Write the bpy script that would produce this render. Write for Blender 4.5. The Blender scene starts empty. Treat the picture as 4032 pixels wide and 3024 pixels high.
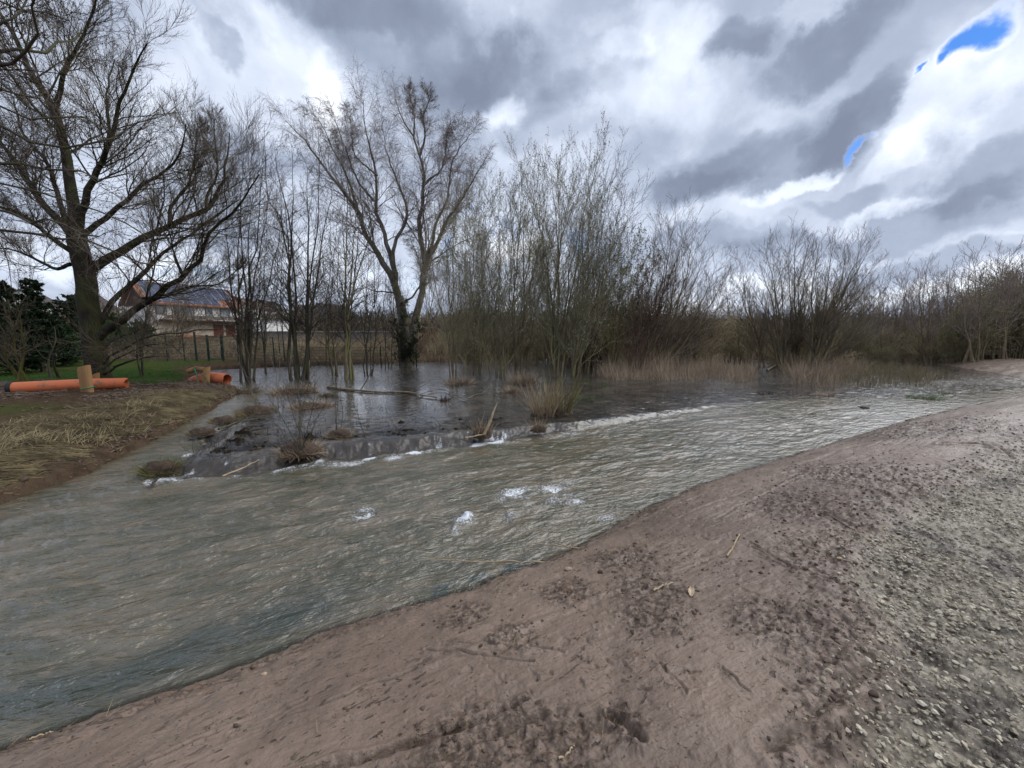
import bpy, math, random
import numpy as np

S = bpy.context.scene
COL = S.collection
R = math.radians

# ---------------------------------------------------------------- camera
CAM_Z = 2.3
PITCH = R(6.8)
FPX = 1519.0                       # focal length in pixels of the 4032 px wide photograph
cam_d = bpy.data.cameras.new('camera')
cam_d.sensor_width = 36.0
cam_d.lens = 36.0 * FPX / 4032.0
cam_d.clip_start = 0.05
cam_d.clip_end = 4000
cam = bpy.data.objects.new('camera', cam_d)
COL.objects.link(cam)
cam.location = (0, 0, CAM_Z)
cam.rotation_euler = (R(90) - PITCH, 0, 0)
S.camera = cam
S.view_settings.view_transform = 'Standard'
S.view_settings.look = 'None'
S.view_settings.gamma = 1.0
S.view_settings.exposure = 0.85

def ray(px, py):
    a = (px - 2016.0) / FPX
    b = (1512.0 - py) / FPX
    c, s = math.cos(PITCH), math.sin(PITCH)
    return np.array([a, c + b * s, -s + b * c])
def G(px, py, z=0.0):              # world point where a pixel's ray meets the height z
    d = ray(px, py)
    t = (z - CAM_Z) / d[2]
    return np.array([d[0] * t, d[1] * t, z])
def AT(px, py, Y):                 # world point of a pixel at the distance Y
    d = ray(px, py)
    t = Y / d[1]
    return np.array([d[0] * t, Y, CAM_Z + d[2] * t])

# ---------------------------------------------------------------- sky
SUN_EL, SUN_AZ = R(46), R(74)     # azimuth from +Y towards +X
w = bpy.data.worlds.new('World')
S.world = w
w.use_nodes = True
nt = w.node_tree
for n in list(nt.nodes):
    nt.nodes.remove(n)
N, L = nt.nodes.new, nt.links.new
def wm(op, a, b=None, c=None, clamp=False):
    n = N('ShaderNodeMath'); n.operation = op; n.use_clamp = clamp
    for i, v in enumerate((a, b, c)):
        if v is None: continue
        if isinstance(v, (int, float)): n.inputs[i].default_value = v
        else: L(v, n.inputs[i])
    return n.outputs[0]
def wmr(v, a, b, c=0.0, d=1.0, smooth=True):
    n = N('ShaderNodeMapRange'); n.interpolation_type = 'SMOOTHSTEP' if smooth else 'LINEAR'
    L(v, n.inputs[0])
    for i, q in enumerate((a, b, c, d)): n.inputs[i + 1].default_value = q
    return n.outputs[0]
out = N('ShaderNodeOutputWorld'); bg = N('ShaderNodeBackground')
L(bg.outputs[0], out.inputs[0])
bg.inputs[1].default_value = 0.1
tc = N('ShaderNodeTexCoord')
D = tc.outputs['Generated']
sx = N('ShaderNodeSeparateXYZ'); L(D, sx.inputs[0])
az = wm('ARCTAN2', sx.outputs[0], sx.outputs[1])
el = wm('ARCSINE', sx.outputs[2])
ae = N('ShaderNodeCombineXYZ'); L(az, ae.inputs[0]); L(el, ae.inputs[1])
# ragged cloud edges: warp the direction with noise before anything is looked up
def noise(vec, scale, detail, rough=0.5, dist=0.0):
    n = N('ShaderNodeTexNoise'); n.inputs['Scale'].default_value = scale
    n.inputs['Detail'].default_value = detail; n.inputs['Roughness'].default_value = rough
    n.inputs['Distortion'].default_value = dist
    L(vec, n.inputs['Vector']); return n
nz = noise(D, 3.2, 9, 0.52)
vm = N('ShaderNodeVectorMath'); vm.operation = 'MULTIPLY_ADD'
L(nz.outputs['Color'], vm.inputs[0]); vm.inputs[1].default_value = (0.34, 0.22, 0)
vm.inputs[2].default_value = (-0.17, -0.11, 0)
va = N('ShaderNodeVectorMath'); va.operation = 'ADD'
L(vm.outputs[0], va.inputs[0]); L(ae.outputs[0], va.inputs[1])
nz3 = noise(D, 11.0, 7, 0.6)
vm3 = N('ShaderNodeVectorMath'); vm3.operation = 'MULTIPLY_ADD'
L(nz3.outputs['Color'], vm3.inputs[0]); vm3.inputs[1].default_value = (0.12, 0.09, 0)
vm3.inputs[2].default_value = (-0.06, -0.045, 0)
vb = N('ShaderNodeVectorMath'); vb.operation = 'ADD'; L(va.outputs[0], vb.inputs[0]); L(vm3.outputs[0], vb.inputs[1])
Q = vb.outputs[0]
nz2 = noise(D, 9.0, 6, 0.55)
vm2 = N('ShaderNodeVectorMath'); vm2.operation = 'MULTIPLY_ADD'
L(nz2.outputs['Color'], vm2.inputs[0]); vm2.inputs[1].default_value = (0.20, 0.15, 0)
vm2.inputs[2].default_value = (-0.10, -0.075, 0)
va2 = N('ShaderNodeVectorMath'); va2.operation = 'ADD'
L(vm2.outputs[0], va2.inputs[0]); L(ae.outputs[0], va2.inputs[1])
Q2 = va2.outputs[0]
def azel(x, y):                    # photograph (2212 px wide) -> azimuth, elevation of a cloud
    d = ray(x * 1.8228, y * 1.8228); d = d / np.linalg.norm(d)
    return math.atan2(d[0], d[1]), math.asin(d[2])
def blob(q, x, y, a, b, rot, inner=0.48):
    c = azel(x, y)
    ex = (np.array(azel(x + 20, y)) - c) / 20; ey = (np.array(azel(x, y - 20)) - c) / 20
    kx, ky = abs(ex[0]), abs(ey[1])
    m = N('ShaderNodeMapping'); m.vector_type = 'TEXTURE'
    L(q, m.inputs[0])
    r = math.atan2(math.sin(R(rot)) * ky, math.cos(R(rot)) * kx)
    m.inputs[1].default_value = (c[0], c[1], 0)
    m.inputs[2].default_value = (0, 0, r)
    m.inputs[3].default_value = (a * kx, b * ky, 1)
    ln = N('ShaderNodeVectorMath'); ln.operation = 'LENGTH'; L(m.outputs[0], ln.inputs[0])
    return wmr(ln.outputs['Value'], 1.0, inner)
# large scale: planar fbm drawn out towards the horizon
up = wm('ADD', wm('ABSOLUTE', sx.outputs[2]), 0.16)
pl = N('ShaderNodeCombineXYZ')
L(wm('DIVIDE', sx.outputs[0], up), pl.inputs[0]); L(wm('DIVIDE', sx.outputs[1], up), pl.inputs[1])
nb = noise(pl.outputs[0], 0.75, 8, 0.55, 0.3)
nc = noise(D, 14.0, 7, 0.6, 0.2)
nd = noise(D, 4.5, 6, 0.5, 0.3)
B = wm('ADD', wmr(nb.outputs[0], 0.3, 0.72, -0.05, 0.07), wm('ADD', wmr(nc.outputs[0], 0.3, 0.7, -0.03, 0.03), wmr(nd.outputs[0], 0.38, 0.62, -0.10, 0.10)))
SOFT = [  # x, y, a, b, rot, weight   (dark negative, bright positive)
 (900,110,300,150,-8,-.36),(1120,180,160,110,-25,-.22),(760,30,240,60,0,-.16),(1190,300,150,60,0,-.16),
 (470,100,70,40,-20,-.22),(420,10,190,50,0,-.15),
 (1560,110,110,60,0,-.34),(1760,120,230,80,10,-.34),(1840,275,180,65,18,-.32),(1600,370,290,75,16,-.30),
 (1500,425,120,40,0,-.20),(1250,210,90,50,0,-.12),(1050,420,150,60,20,-.08),
 (2110,400,220,60,8,-.24),(1880,500,420,50,4,-.24),(2080,545,330,38,0,-.24),(1820,430,140,28,0,-.16),
 (1400,520,200,40,0,-.10),(600,330,120,60,0,-.12),(2190,170,70,50,0,-.08),(1500,540,240,30,0,-.14),
 (600,170,190,190,0,.26),(330,260,240,180,0,.14),(1440,90,90,130,25,.22),(1340,40,130,50,0,.06),(1380,250,190,80,-10,.10),
 (1700,395,130,28,22,.34),(2080,230,190,110,15,.26),(1960,330,150,50,20,.18),(1720,35,260,40,0,.12),
 (1900,455,150,22,4,.20),(1560,480,150,30,8,.12),(1090,240,60,50,0,.28),(1090,540,100,50,0,.5),(1200,560,90,40,0,.2),
 (800,500,300,120,0,.18),(300,480,300,120,0,.10),(1700,635,560,34,0,.40),(500,590,700,60,0,.22),(1200,620,300,50,0,.2),(2150,650,160,16,0,.3),(1350,110,60,60,0,.15),(690,200,50,110,-10,.14),
 (2170,520,60,30,0,.16)]
for x, y, a, b, rot, wt in SOFT:
    B = wm('MULTIPLY_ADD', blob(Q, x, y, a * 1.04, b * 1.04, rot), wt * (.85 if wt < 0 else .9), B)
HOLES = [(2150,45,125,66,12,1.0),(2100,92,62,36,50,1.0),(1990,132,44,17,38,.95),(1832,325,46,20,40,1.0),(1000,470,60,45,0,.62),(975,540,50,60,0,.55),(1100,490,110,50,20,.6),
 (800,612,170,24,0,.5),(430,600,230,30,0,.5),(60,580,130,45,0,.5),(2060,632,110,24,0,.42),(1800,650,120,14,0,.36),(1560,60,60,30,0,.25),(1990,80,60,30,0,.3),(1240,520,60,40,0,.6)]
H = None
for x, y, a, b, rot, wt in HOLES:
    g = wm('MULTIPLY', blob(Q2, x, y, a * 1.2, b * 1.2, rot, 0.0), wt)
    H = g if H is None else wm('MAXIMUM', H, g)
H = wm('ADD', H, wmr(nc.outputs[0], 0.3, 0.7, -0.16, 0.16))
cut = wmr(H, 0.14, 0.95)
B = wm('ADD', B, wmr(H, 0.05, 0.4, 0.0, 0.20))
ramp = N('ShaderNodeValToRGB'); L(wm('ADD', B, 0.5), ramp.inputs[0])
e = ramp.color_ramp.elements
K = 8.2
def srgb(r, g, b, k=1.0):
    f = lambda c: ((c / 255 + 0.055) / 1.055) ** 2.4 if c / 255 > 0.04045 else c / 255 / 12.92
    return (f(r) * k, f(g) * k, f(b) * k, 1)
e[0].position = 0.0; e[0].color = srgb(112, 121, 140)
e[1].position = 1.0; e[1].color = srgb(236, 240, 248)
for p, c in ((0.20, (126, 136, 155)), (0.42, (154, 164, 183)), (0.60, (184, 193, 210)), (0.80, (208, 216, 230))):
    q = ramp.color_ramp.elements.new(p); q.color = srgb(*c)
cl = N('ShaderNodeVectorMath'); cl.operation = 'SCALE'; L(ramp.outputs[0], cl.inputs[0]); cl.inputs[3].default_value = K
sky = N('ShaderNodeTexSky'); sky.sky_type = 'NISHITA'; sky.sun_disc = False
sky.sun_elevation = SUN_EL; sky.sun_rotation = SUN_AZ
sky.ozone_density = 3.0; sky.air_density = 0.9; sky.dust_density = 0.2
tint = N('ShaderNodeMix'); tint.data_type = 'RGBA'; tint.blend_type = 'MULTIPLY'; tint.inputs[0].default_value = 1
L(sky.outputs[0], tint.inputs[6])
tw = N('ShaderNodeMix'); tw.data_type = 'RGBA'; L(wmr(el, 0.12, 0.42), tw.inputs[0])
tw.inputs[6].default_value = (1.05, 1.0, 1.05, 1); tw.inputs[7].default_value = (0.30, 0.56, 0.88, 1); L(tw.outputs[2], tint.inputs[7])
mx = N('ShaderNodeMix'); mx.data_type = 'RGBA'
L(cut, mx.inputs[0]); L(cl.outputs[0], mx.inputs[6]); L(tint.outputs[2], mx.inputs[7])
L(mx.outputs[2], bg.inputs[0])
w.cycles.sampling_method = 'MANUAL'; w.cycles.sample_map_resolution = 512

sun_d = bpy.data.lights.new('sun', 'SUN')
sun_d.energy = 1.5; sun_d.angle = R(70); sun_d.color = (1.0, 0.975, 0.95)
sun = bpy.data.objects.new('sun', sun_d); COL.objects.link(sun)
sun.rotation_euler = (R(90) - SUN_EL, 0, R(180) - SUN_AZ)
S.cycles.max_bounces = 5; S.cycles.transparent_max_bounces = 24
S.cycles.diffuse_bounces = 2; S.cycles.glossy_bounces = 3; S.cycles.caustics_reflective = False

# ---------------------------------------------------------------- helpers
def tag(o, label=None, cat=None, group=None, kind=None):
    if label: o['label'] = label
    if cat: o['category'] = cat
    if group: o['group'] = group
    if kind: o['kind'] = kind
    return o
def empty(name, loc, rz=0.0, label=None, cat=None, group=None):
    o = bpy.data.objects.new(name, None); COL.objects.link(o)
    o.location = tuple(float(v) for v in loc); o.rotation_euler = (0, 0, rz); o.empty_display_size = 0.3
    return tag(o, label, cat, group)
def mesh_obj(name, V, F, mat, parent=None, smooth=False, attrs=None, mats=None, fmat=None):
    """V (n,3); F (m,k) int array with one k, or list of such arrays"""
    V = np.asarray(V, dtype=np.float32)
    Fs = F if isinstance(F, list) and len(F) and np.ndim(F[0]) == 2 else [F]
    Fs = [np.asarray(f, dtype=np.int32) for f in Fs if len(f)]
    me = bpy.data.meshes.new(name)
    me.vertices.add(len(V)); me.vertices.foreach_set('co', V.ravel())
    nl = sum(f.size for f in Fs); npoly = sum(len(f) for f in Fs)
    me.loops.add(nl); me.polygons.add(npoly)
    me.loops.foreach_set('vertex_index', np.concatenate([f.ravel() for f in Fs]))
    tot = np.concatenate([np.full(len(f), f.shape[1], np.int32) for f in Fs])
    st = np.concatenate([[0], np.cumsum(tot)[:-1]]).astype(np.int32)
    me.polygons.foreach_set('loop_start', st)
    try: me.polygons.foreach_set('loop_total', tot)
    except Exception: pass
    for m in (mats or [mat]): me.materials.append(m)
    if fmat is not None: me.polygons.foreach_set('material_index', np.asarray(fmat, np.int32))
    me.polygons.foreach_set('use_smooth', np.full(npoly, smooth))
    if attrs:
        for k, v in attrs.items():
            a = me.attributes.new(k, 'FLOAT', 'POINT'); a.data.foreach_set('value', np.asarray(v, np.float32))
    me.update(calc_edges=True); me.validate()
    o = bpy.data.objects.new(name, me); COL.objects.link(o)
    if parent is not None: o.parent = parent
    return o
class MB:
    """collects boxes, tubes and polygons; build() links them as ONE mesh"""
    def __init__(s): s.v = []; s.f4 = []; s.f3 = []; s.n = 0
    def add(s, V, F):
        V = np.asarray(V, float); F = np.asarray(F, int)
        (s.f4 if F.shape[1] == 4 else s.f3).append(F + s.n); s.v.append(V); s.n += len(V); return s
    def box(s, c, size, rz=0.0, tilt=None, bevel=0.0):
        h = np.array(size, float) / 2
        V = np.array([[x, y, z] for x in (-1, 1) for y in (-1, 1) for z in (-1, 1)], float) * h
        if tilt is not None: V = V @ np.asarray(tilt).T
        ca, sa = math.cos(rz), math.sin(rz)
        V = V @ np.array([[ca, sa, 0], [-sa, ca, 0], [0, 0, 1]]) + np.asarray(c, float)
        F = [[0, 1, 3, 2], [4, 6, 7, 5], [0, 4, 5, 1], [2, 3, 7, 6], [0, 2, 6, 4], [1, 5, 7, 3]]
        return s.add(V, F)
    def quad(s, a, b, c, d): return s.add([a, b, c, d], [[0, 1, 2, 3]])
    def hexa(s, bot, top):
        V = list(bot) + list(top)
        return s.add(V, [[3, 2, 1, 0], [4, 5, 6, 7], [0, 1, 5, 4], [1, 2, 6, 5], [2, 3, 7, 6], [3, 0, 4, 7]])
    def tube(s, pts, rad, sides=8, cap=True):
        pts = np.asarray(pts, float); rad = np.broadcast_to(np.asarray(rad, float), (len(pts),))
        V, F = tubes(pts[None], rad[None], sides)
        s.add(V, F)
        if cap:
            for k, c in ((0, pts[0]), (len(pts) - 1, pts[-1])):
                ring = V[k * sides:(k + 1) * sides]
                s.add(np.vstack([ring, c[None]]), [[i, (i + 1) % sides, sides] for i in range(sides)])
        return s
    def build(s, name, mat, parent=None, smooth=False):
        return mesh_obj(name, np.vstack(s.v), [np.vstack(x) for x in (s.f4, s.f3) if x], mat, parent, smooth)
def tubes(P, Rr, sides=3):
    """P (N,K,3) polylines, Rr (N,K) radii -> verts, quad faces"""
    Nn, K = P.shape[:2]
    T = np.empty_like(P)
    T[:, 1:-1] = P[:, 2:] - P[:, :-2]; T[:, 0] = P[:, 1] - P[:, 0]; T[:, -1] = P[:, -1] - P[:, -2]
    T /= np.linalg.norm(T, axis=2, keepdims=True) + 1e-9
    mean = P[:, -1] - P[:, 0]; mean /= np.linalg.norm(mean, axis=1, keepdims=True) + 1e-9
    ref = np.where(np.abs(mean[:, 2:3]) > 0.8, np.array([[1.0, 0.13, 0]]), np.array([[0, 0.1, 1.0]]))
    U = np.cross(T, ref[:, None, :]); U /= np.linalg.norm(U, axis=2, keepdims=True) + 1e-9
    W = np.cross(T, U)
    a = np.arange(sides) * 2 * math.pi / sides
    V = P[:, :, None, :] + Rr[:, :, None, None] * (np.cos(a)[None, None, :, None] * U[:, :, None, :] + np.sin(a)[None, None, :, None] * W[:, :, None, :])
    V = V.reshape(-1, 3)
    base = (np.arange(Nn) * K * sides)[:, None, None] + (np.arange(K - 1) * sides)[None, :, None]
    i = np.arange(sides)[None, None, :]; j = (np.arange(sides) + 1)[None, None, :] % sides
    F = np.stack([base + i, base + j, base + sides + j, base + sides + i], axis=-1).reshape(-1, 4)
    return V, F
def _hash(ix, iy, seed):
    h = (ix.astype(np.int64) * 374761393 + iy.astype(np.int64) * 668265263 + seed * 974634777) & 0xffffffff
    h = ((h ^ (h >> 13)) * 1274126177) & 0xffffffff
    h = h ^ (h >> 16)
    return (h & 0xffff) / 65535.0
def vnoise(x, y, seed=0):          # value noise, -1..1
    ix, iy = np.floor(x), np.floor(y); fx, fy = x - ix, y - iy
    fx = fx * fx * fx * (fx * (fx * 6 - 15) + 10); fy = fy * fy * fy * (fy * (fy * 6 - 15) + 10)
    a = _hash(ix, iy, seed); b = _hash(ix + 1, iy, seed); c = _hash(ix, iy + 1, seed); d = _hash(ix + 1, iy + 1, seed)
    return (a + (b - a) * fx + (c - a) * fy + (a - b - c + d) * fx * fy) * 2 - 1
def fbm(x, y, oct=4, seed=0, gain=0.5):
    r = 0; amp = 1.0; t = 0
    for o in range(oct):
        ca, sa = math.cos(o * 1.1), math.sin(o * 1.1)
        r = r + amp * vnoise(x * ca - y * sa + o * 17.3, x * sa + y * ca - o * 9.1, seed + o); t += amp
        amp *= gain; x = x * 2.03; y = y * 2.03
    return r / t
def sstep(a, b, x):
    t = np.clip((x - a) / (b - a), 0, 1); return t * t * (3 - 2 * t)
def seg_dist(x, y, pts, closed=False, want_t=False):
    best = np.full(x.shape, 1e9); bt = np.zeros(x.shape); acc = 0.0
    n = len(pts)
    for i in range(n if closed else n - 1):
        a = pts[i]; b = pts[(i + 1) % n]
        dx, dy = b[0] - a[0], b[1] - a[1]; l2 = dx * dx + dy * dy + 1e-12
        t = np.clip(((x - a[0]) * dx + (y - a[1]) * dy) / l2, 0, 1)
        d = np.hypot(x - a[0] - t * dx, y - a[1] - t * dy)
        if want_t: bt = np.where(d < best, acc + t * math.sqrt(l2), bt)
        best = np.minimum(best, d); acc += math.sqrt(l2)
    return (best, bt) if want_t else best
def sdist(x, y, poly):             # signed distance, positive inside
    d = seg_dist(x, y, poly, True)
    ins = np.zeros(x.shape, bool); n = len(poly)
    for i in range(n):
        a = poly[i]; b = poly[(i + 1) % n]
        if a[1] == b[1]: continue
        c = (a[1] > y) != (b[1] > y)
        ins ^= c & (x < (b[0] - a[0]) * (y - a[1]) / (b[1] - a[1]) + a[0])
    return np.where(ins, d, -d)
def smooth_line(pts, it=2):
    p = [tuple(q) for q in pts]
    for _ in range(it):
        o = [p[0]]
        for a, b in zip(p[:-1], p[1:]):
            o += [(a[0] * .75 + b[0] * .25, a[1] * .75 + b[1] * .25), (a[0] * .25 + b[0] * .75, a[1] * .25 + b[1] * .75)]
        p = o + [p[-1]]
    return p
def GP(lst, z=0.0): return [tuple(G(x, y, z)[:2]) for x, y in lst]

# ---------------------------------------------------------------- materials
class NT:
    def __init__(s, name):
        s.m = bpy.data.materials.new(name); s.m.use_nodes = True; s.t = s.m.node_tree
        s.b = s.t.nodes['Principled BSDF']; s.out = s.t.nodes['Material Output']
        s.tc = s.t.nodes.new('ShaderNodeTexCoord'); s.P = s.tc.outputs['Object']
    def n(s, k): return s.t.nodes.new(k)
    def l(s, a, b): s.t.links.new(a, b)
    def math(s, op, a, b=0.0, c=None, clamp=False):
        n = s.n('ShaderNodeMath'); n.operation = op; n.use_clamp = clamp
        for i, v in enumerate((a, b, c)):
            if v is None: continue
            if isinstance(v, (int, float)): n.inputs[i].default_value = v
            else: s.l(v, n.inputs[i])
        return n.outputs[0]
    def noise(s, scale, detail=4, rough=0.5, vec=None, stretch=None, rot=0.0, dist=0.0, kind='n'):
        n = s.n('ShaderNodeTexNoise' if kind == 'n' else 'ShaderNodeTexVoronoi')
        n.inputs['Scale'].default_value = scale
        if kind == 'n':
            n.inputs['Detail'].default_value = detail; n.inputs['Roughness'].default_value = rough; n.inputs['Distortion'].default_value = dist
        v = vec if vec is not None else s.P
        if stretch is not None or rot:
            m1 = s.n('ShaderNodeMapping'); m1.inputs[2].default_value = (0, 0, rot); s.l(v, m1.inputs[0])
            m2 = s.n('ShaderNodeMapping'); m2.inputs[3].default_value = stretch or (1, 1, 1); s.l(m1.outputs[0], m2.inputs[0]); v = m2.outputs[0]
        s.l(v, n.inputs['Vector']); return n.outputs[0]
    def mr(s, v, a, b, c=0.0, d=1.0, smooth=True):
        n = s.n('ShaderNodeMapRange'); n.interpolation_type = 'SMOOTHSTEP' if smooth else 'LINEAR'; s.l(v, n.inputs[0])
        for i, q in enumerate((a, b, c, d)): n.inputs[i + 1].default_value = q
        return n.outputs[0]
    def attr(s, name):
        n = s.n('ShaderNodeAttribute'); n.attribute_name = name; return n.outputs['Fac']
    def mix(s, f, a, b):
        n = s.n('ShaderNodeMix'); n.data_type = 'RGBA'
        for i, v in ((0, f), (6, a), (7, b)):
            if isinstance(v, (int, float)): n.inputs[i].default_value = v
            elif isinstance(v, tuple): n.inputs[i].default_value = v if len(v) == 4 else (*v, 1)
            else: s.l(v, n.inputs[i])
        return n.outputs[2]
    def color(s, c):
        if isinstance(c, tuple): s.b.inputs['Base Color'].default_value = c if len(c) == 4 else (*c, 1)
        else: s.l(c, s.b.inputs['Base Color'])
    def rough(s, r):
        if isinstance(r, (int, float)): s.b.inputs['Roughness'].default_value = r
        else: s.l(r, s.b.inputs['Roughness'])
    def bump(s, h, strength=0.5, dist=0.02, prev=None):
        n = s.n('ShaderNodeBump'); n.inputs['Strength'].default_value = strength; n.inputs['Distance'].default_value = dist
        s.l(h, n.inputs['Height'])
        if prev is not None: s.l(prev, n.inputs['Normal'])
        s.l(n.outputs[0], s.b.inputs['Normal']); return n.outputs[0]
def simple(name, c1, c2=None, scale=3.0, rough=0.8, bump=0.0, bscale=20, stretch=None, spec=0.3, metal=0.0, rnd=0.0):
    m = NT(name)
    c = c1
    if c2 is not None: c = m.mix(m.mr(m.noise(scale, 5, 0.6, stretch=stretch), 0.35, 0.65), c1, c2)
    if rnd:
        oi = m.n('ShaderNodeObjectInfo')
        hv = m.n('ShaderNodeHueSaturation'); m.l(m.mr(oi.outputs['Random'], 0, 1, 1 - rnd, 1 + rnd, False), hv.inputs['Value'])
        if isinstance(c, tuple): hv.inputs['Color'].default_value = (*c[:3], 1)
        else: m.l(c, hv.inputs['Color'])
        c = hv.outputs[0]
    m.color(c); m.rough(rough); m.b.inputs['Specular IOR Level'].default_value = spec; m.b.inputs['Metallic'].default_value = metal
    if bump: m.bump(m.noise(bscale, 6, 0.6, stretch=stretch), bump, 0.02)
    return m.m
# ================================================================= the ground and the water
# shore lines: world outlines
NEAR_EDGE = smooth_line([(-14, -3.2), (-6.5, .15)] + GP([(0, 2930), (420, 2790), (802, 2672), (1276, 2480), (1714, 2352), (2169, 2197), (2424, 2062), (2771, 1893)], 0.0)
            + GP([(3099, 1800), (3463, 1690), (4032, 1584)], 0.05) + [(30, 17.5), (48, 21)], 2)
NEAR = NEAR_EDGE + [(60, -40), (-40, -40)]
LEFT_EDGE = smooth_line([(-30, 5.0)] + GP([(-500, 2130), (0, 1955), (270, 1866), (480, 1772), (650, 1703), (800, 1642), (935, 1578), (950, 1545)], 0.12)
            + GP([(905, 1522), (845, 1492), (800, 1462), (860, 1452), (1300, 1436), (1640, 1427), (1900, 1416), (2190, 1410), (2500, 1414), (2900, 1416), (3300, 1418), (3700, 1424)], 0.3)
            + [(42, 29), (60, 26)], 1)
FAR = LEFT_EDGE + [(400, 26), (400, 600), (-400, 600), (-400, 5)]
WEIR_PX = [(575, 1882), (700, 1893), (860, 1882), (1050, 1862), (1200, 1828), (1400, 1810), (1620, 1790), (1800, 1770), (2000, 1748), (2160, 1725), (2320, 1712), (2500, 1694), (2700, 1660), (2900, 1632), (3150, 1612)]
WEIR = smooth_line(GP(WEIR_PX, 0.0), 1)
RIDGE = smooth_line(GP([(580, 1880), (655, 1810), (760, 1745), (850, 1690), (925, 1640), (975, 1585)], 0.2), 1)
FLOOD = list(reversed(RIDGE)) + WEIR[1:] + [(16, 13.2), (30, 18.5), (60, 30), (60, 60), (-60, 60)] + [(-9.6, 14.6)]
FLOOD = [(-9.6, 14.6)] + list(reversed(RIDGE))[0:] + WEIR[1:] + [(16, 13.2), (30, 19.5), (60, 30), (60, 70), (-60, 70), (-30, 20)]
BAR = smooth_line(GP([(3690, 1437), (3800, 1452), (3900, 1470), (4032, 1492), (4300, 1515), (4900, 1530)], 0.28), 1)
BAR = BAR + [(60, 30), (30, 31.5)] + GP([(4032, 1424), (3850, 1424)], 0.35)
GRAVEL = [tuple(G(x, y, .62)[:2]) for x, y in [(3360, 3250), (3385, 3020), (3430, 2800), (3480, 2560), (3500, 2400), (3400, 2300), (3350, 2240), (3390, 2150), (3480, 2070), (3600, 2000), (3760, 1940), (3880, 1880), (4032, 1800), (4400, 1700), (5200, 1600)]] + [(40, 13), (40, -20), (0.9, -20)]
WET = 0.30
def base_level(x, y):              # the river climbs towards the flooded wood
    return WET * sstep(6.3, 13.2, y)
GROOVES = [ # scraped lines in the mud: pixels, width, depth
 ([(230, 3024), (480, 2900), (760, 2790), (960, 2700), (1180, 2650)], .02, .010),
 ([(900, 2770), (1060, 2720), (1200, 2660)], .018, .014), ([(1040, 2760), (1220, 2710), (1500, 2600), (1620, 2560)], .014, .010),
 ([(1140, 3024), (1420, 2950), (1700, 2880), (1900, 2800), (2060, 2740)], .03, .030), ([(1500, 3024), (1760, 2960), (1960, 2880), (2130, 2820)], .035, .02),
 ([(1670, 2460), (1860, 2510), (2000, 2550), (2090, 2560)], .016, .018), ([(1730, 2425), (1890, 2455), (1960, 2480)], .014, .012),
 ([(2080, 2500), (2150, 2515), (2220, 2530)], .014, .012), ([(2840, 2660), (2890, 2700), (2930, 2760)], .011, .012),
 ([(2600, 2620), (2660, 2700), (2700, 2770)], .011, .010), ([(2400, 2840), (2480, 2900), (2530, 2960)], .03, .03),
 ([(2950, 2120), (3050, 2190), (3130, 2260), (3200, 2290)], .018, .016), ([(3230, 1890), (3400, 1960), (3560, 2030), (3660, 2050)], .02, .02),
 ([(3220, 2030), (3330, 2090), (3440, 2140)], .016, .014), ([(2960, 2140), (3160, 2270), (3290, 2330)], .02, .02),
 ([(3020, 3000), (3180, 2880), (3300, 2780), (3440, 2640)], .06, .022), ([(3330, 3024), (3400, 2860), (3450, 2700)], .05, .02),
 ([(600, 2960), (800, 2870), (1010, 2790)], .02, .008), ([(1650, 2560), (1960, 2440), (2200, 2350), (2600, 2210)], .05, -.012),
 ([(2820, 2000), (2960, 1930), (3200, 1850)], .03, .015), ([(3700, 1800), (3900, 1830), (4032, 1880)], .06, .05)]
GROOVES = [(smooth_line(GP(p, .55), 2), w_, d_) for p, w_, d_ in GROOVES]
ROUGHSPOTS = [tuple(G(x, y, .55)[:2]) + (r,) for x, y, r in [(2010, 2440, .16), (2560, 2290, .28), (2190, 2960, .22), (2440, 2880, .12), (3420, 1900, .8), (3700, 1720, 1.2),
   (2450, 2120, .3), (3180, 1990, .55), (3310, 2230, .45), (2230, 2250, .2), (1830, 2300, .2), (3350, 2600, .25), (3040, 2470, .25), (1900, 2980, .3), (2560, 2420, .2), (3900, 1760, .8)]]
GR_C, GR_S = math.cos(R(27)), math.sin(R(27))     # the bank runs along this direction
def ground_parts(x, y):
    dn = sdist(x, y, NEAR) + 0.075 * fbm(x * 2.1, y * 2.1, 3, 3) + 0.030 * fbm(x * 9, y * 9, 4, 4)
    df = sdist(x, y, FAR) + 0.18 * fbm(x * .9, y * .9, 4, 8) * np.clip(y / 14, .4, 2) + 0.05 * fbm(x * 5, y * 5, 3, 9)
    return dn, df
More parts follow.
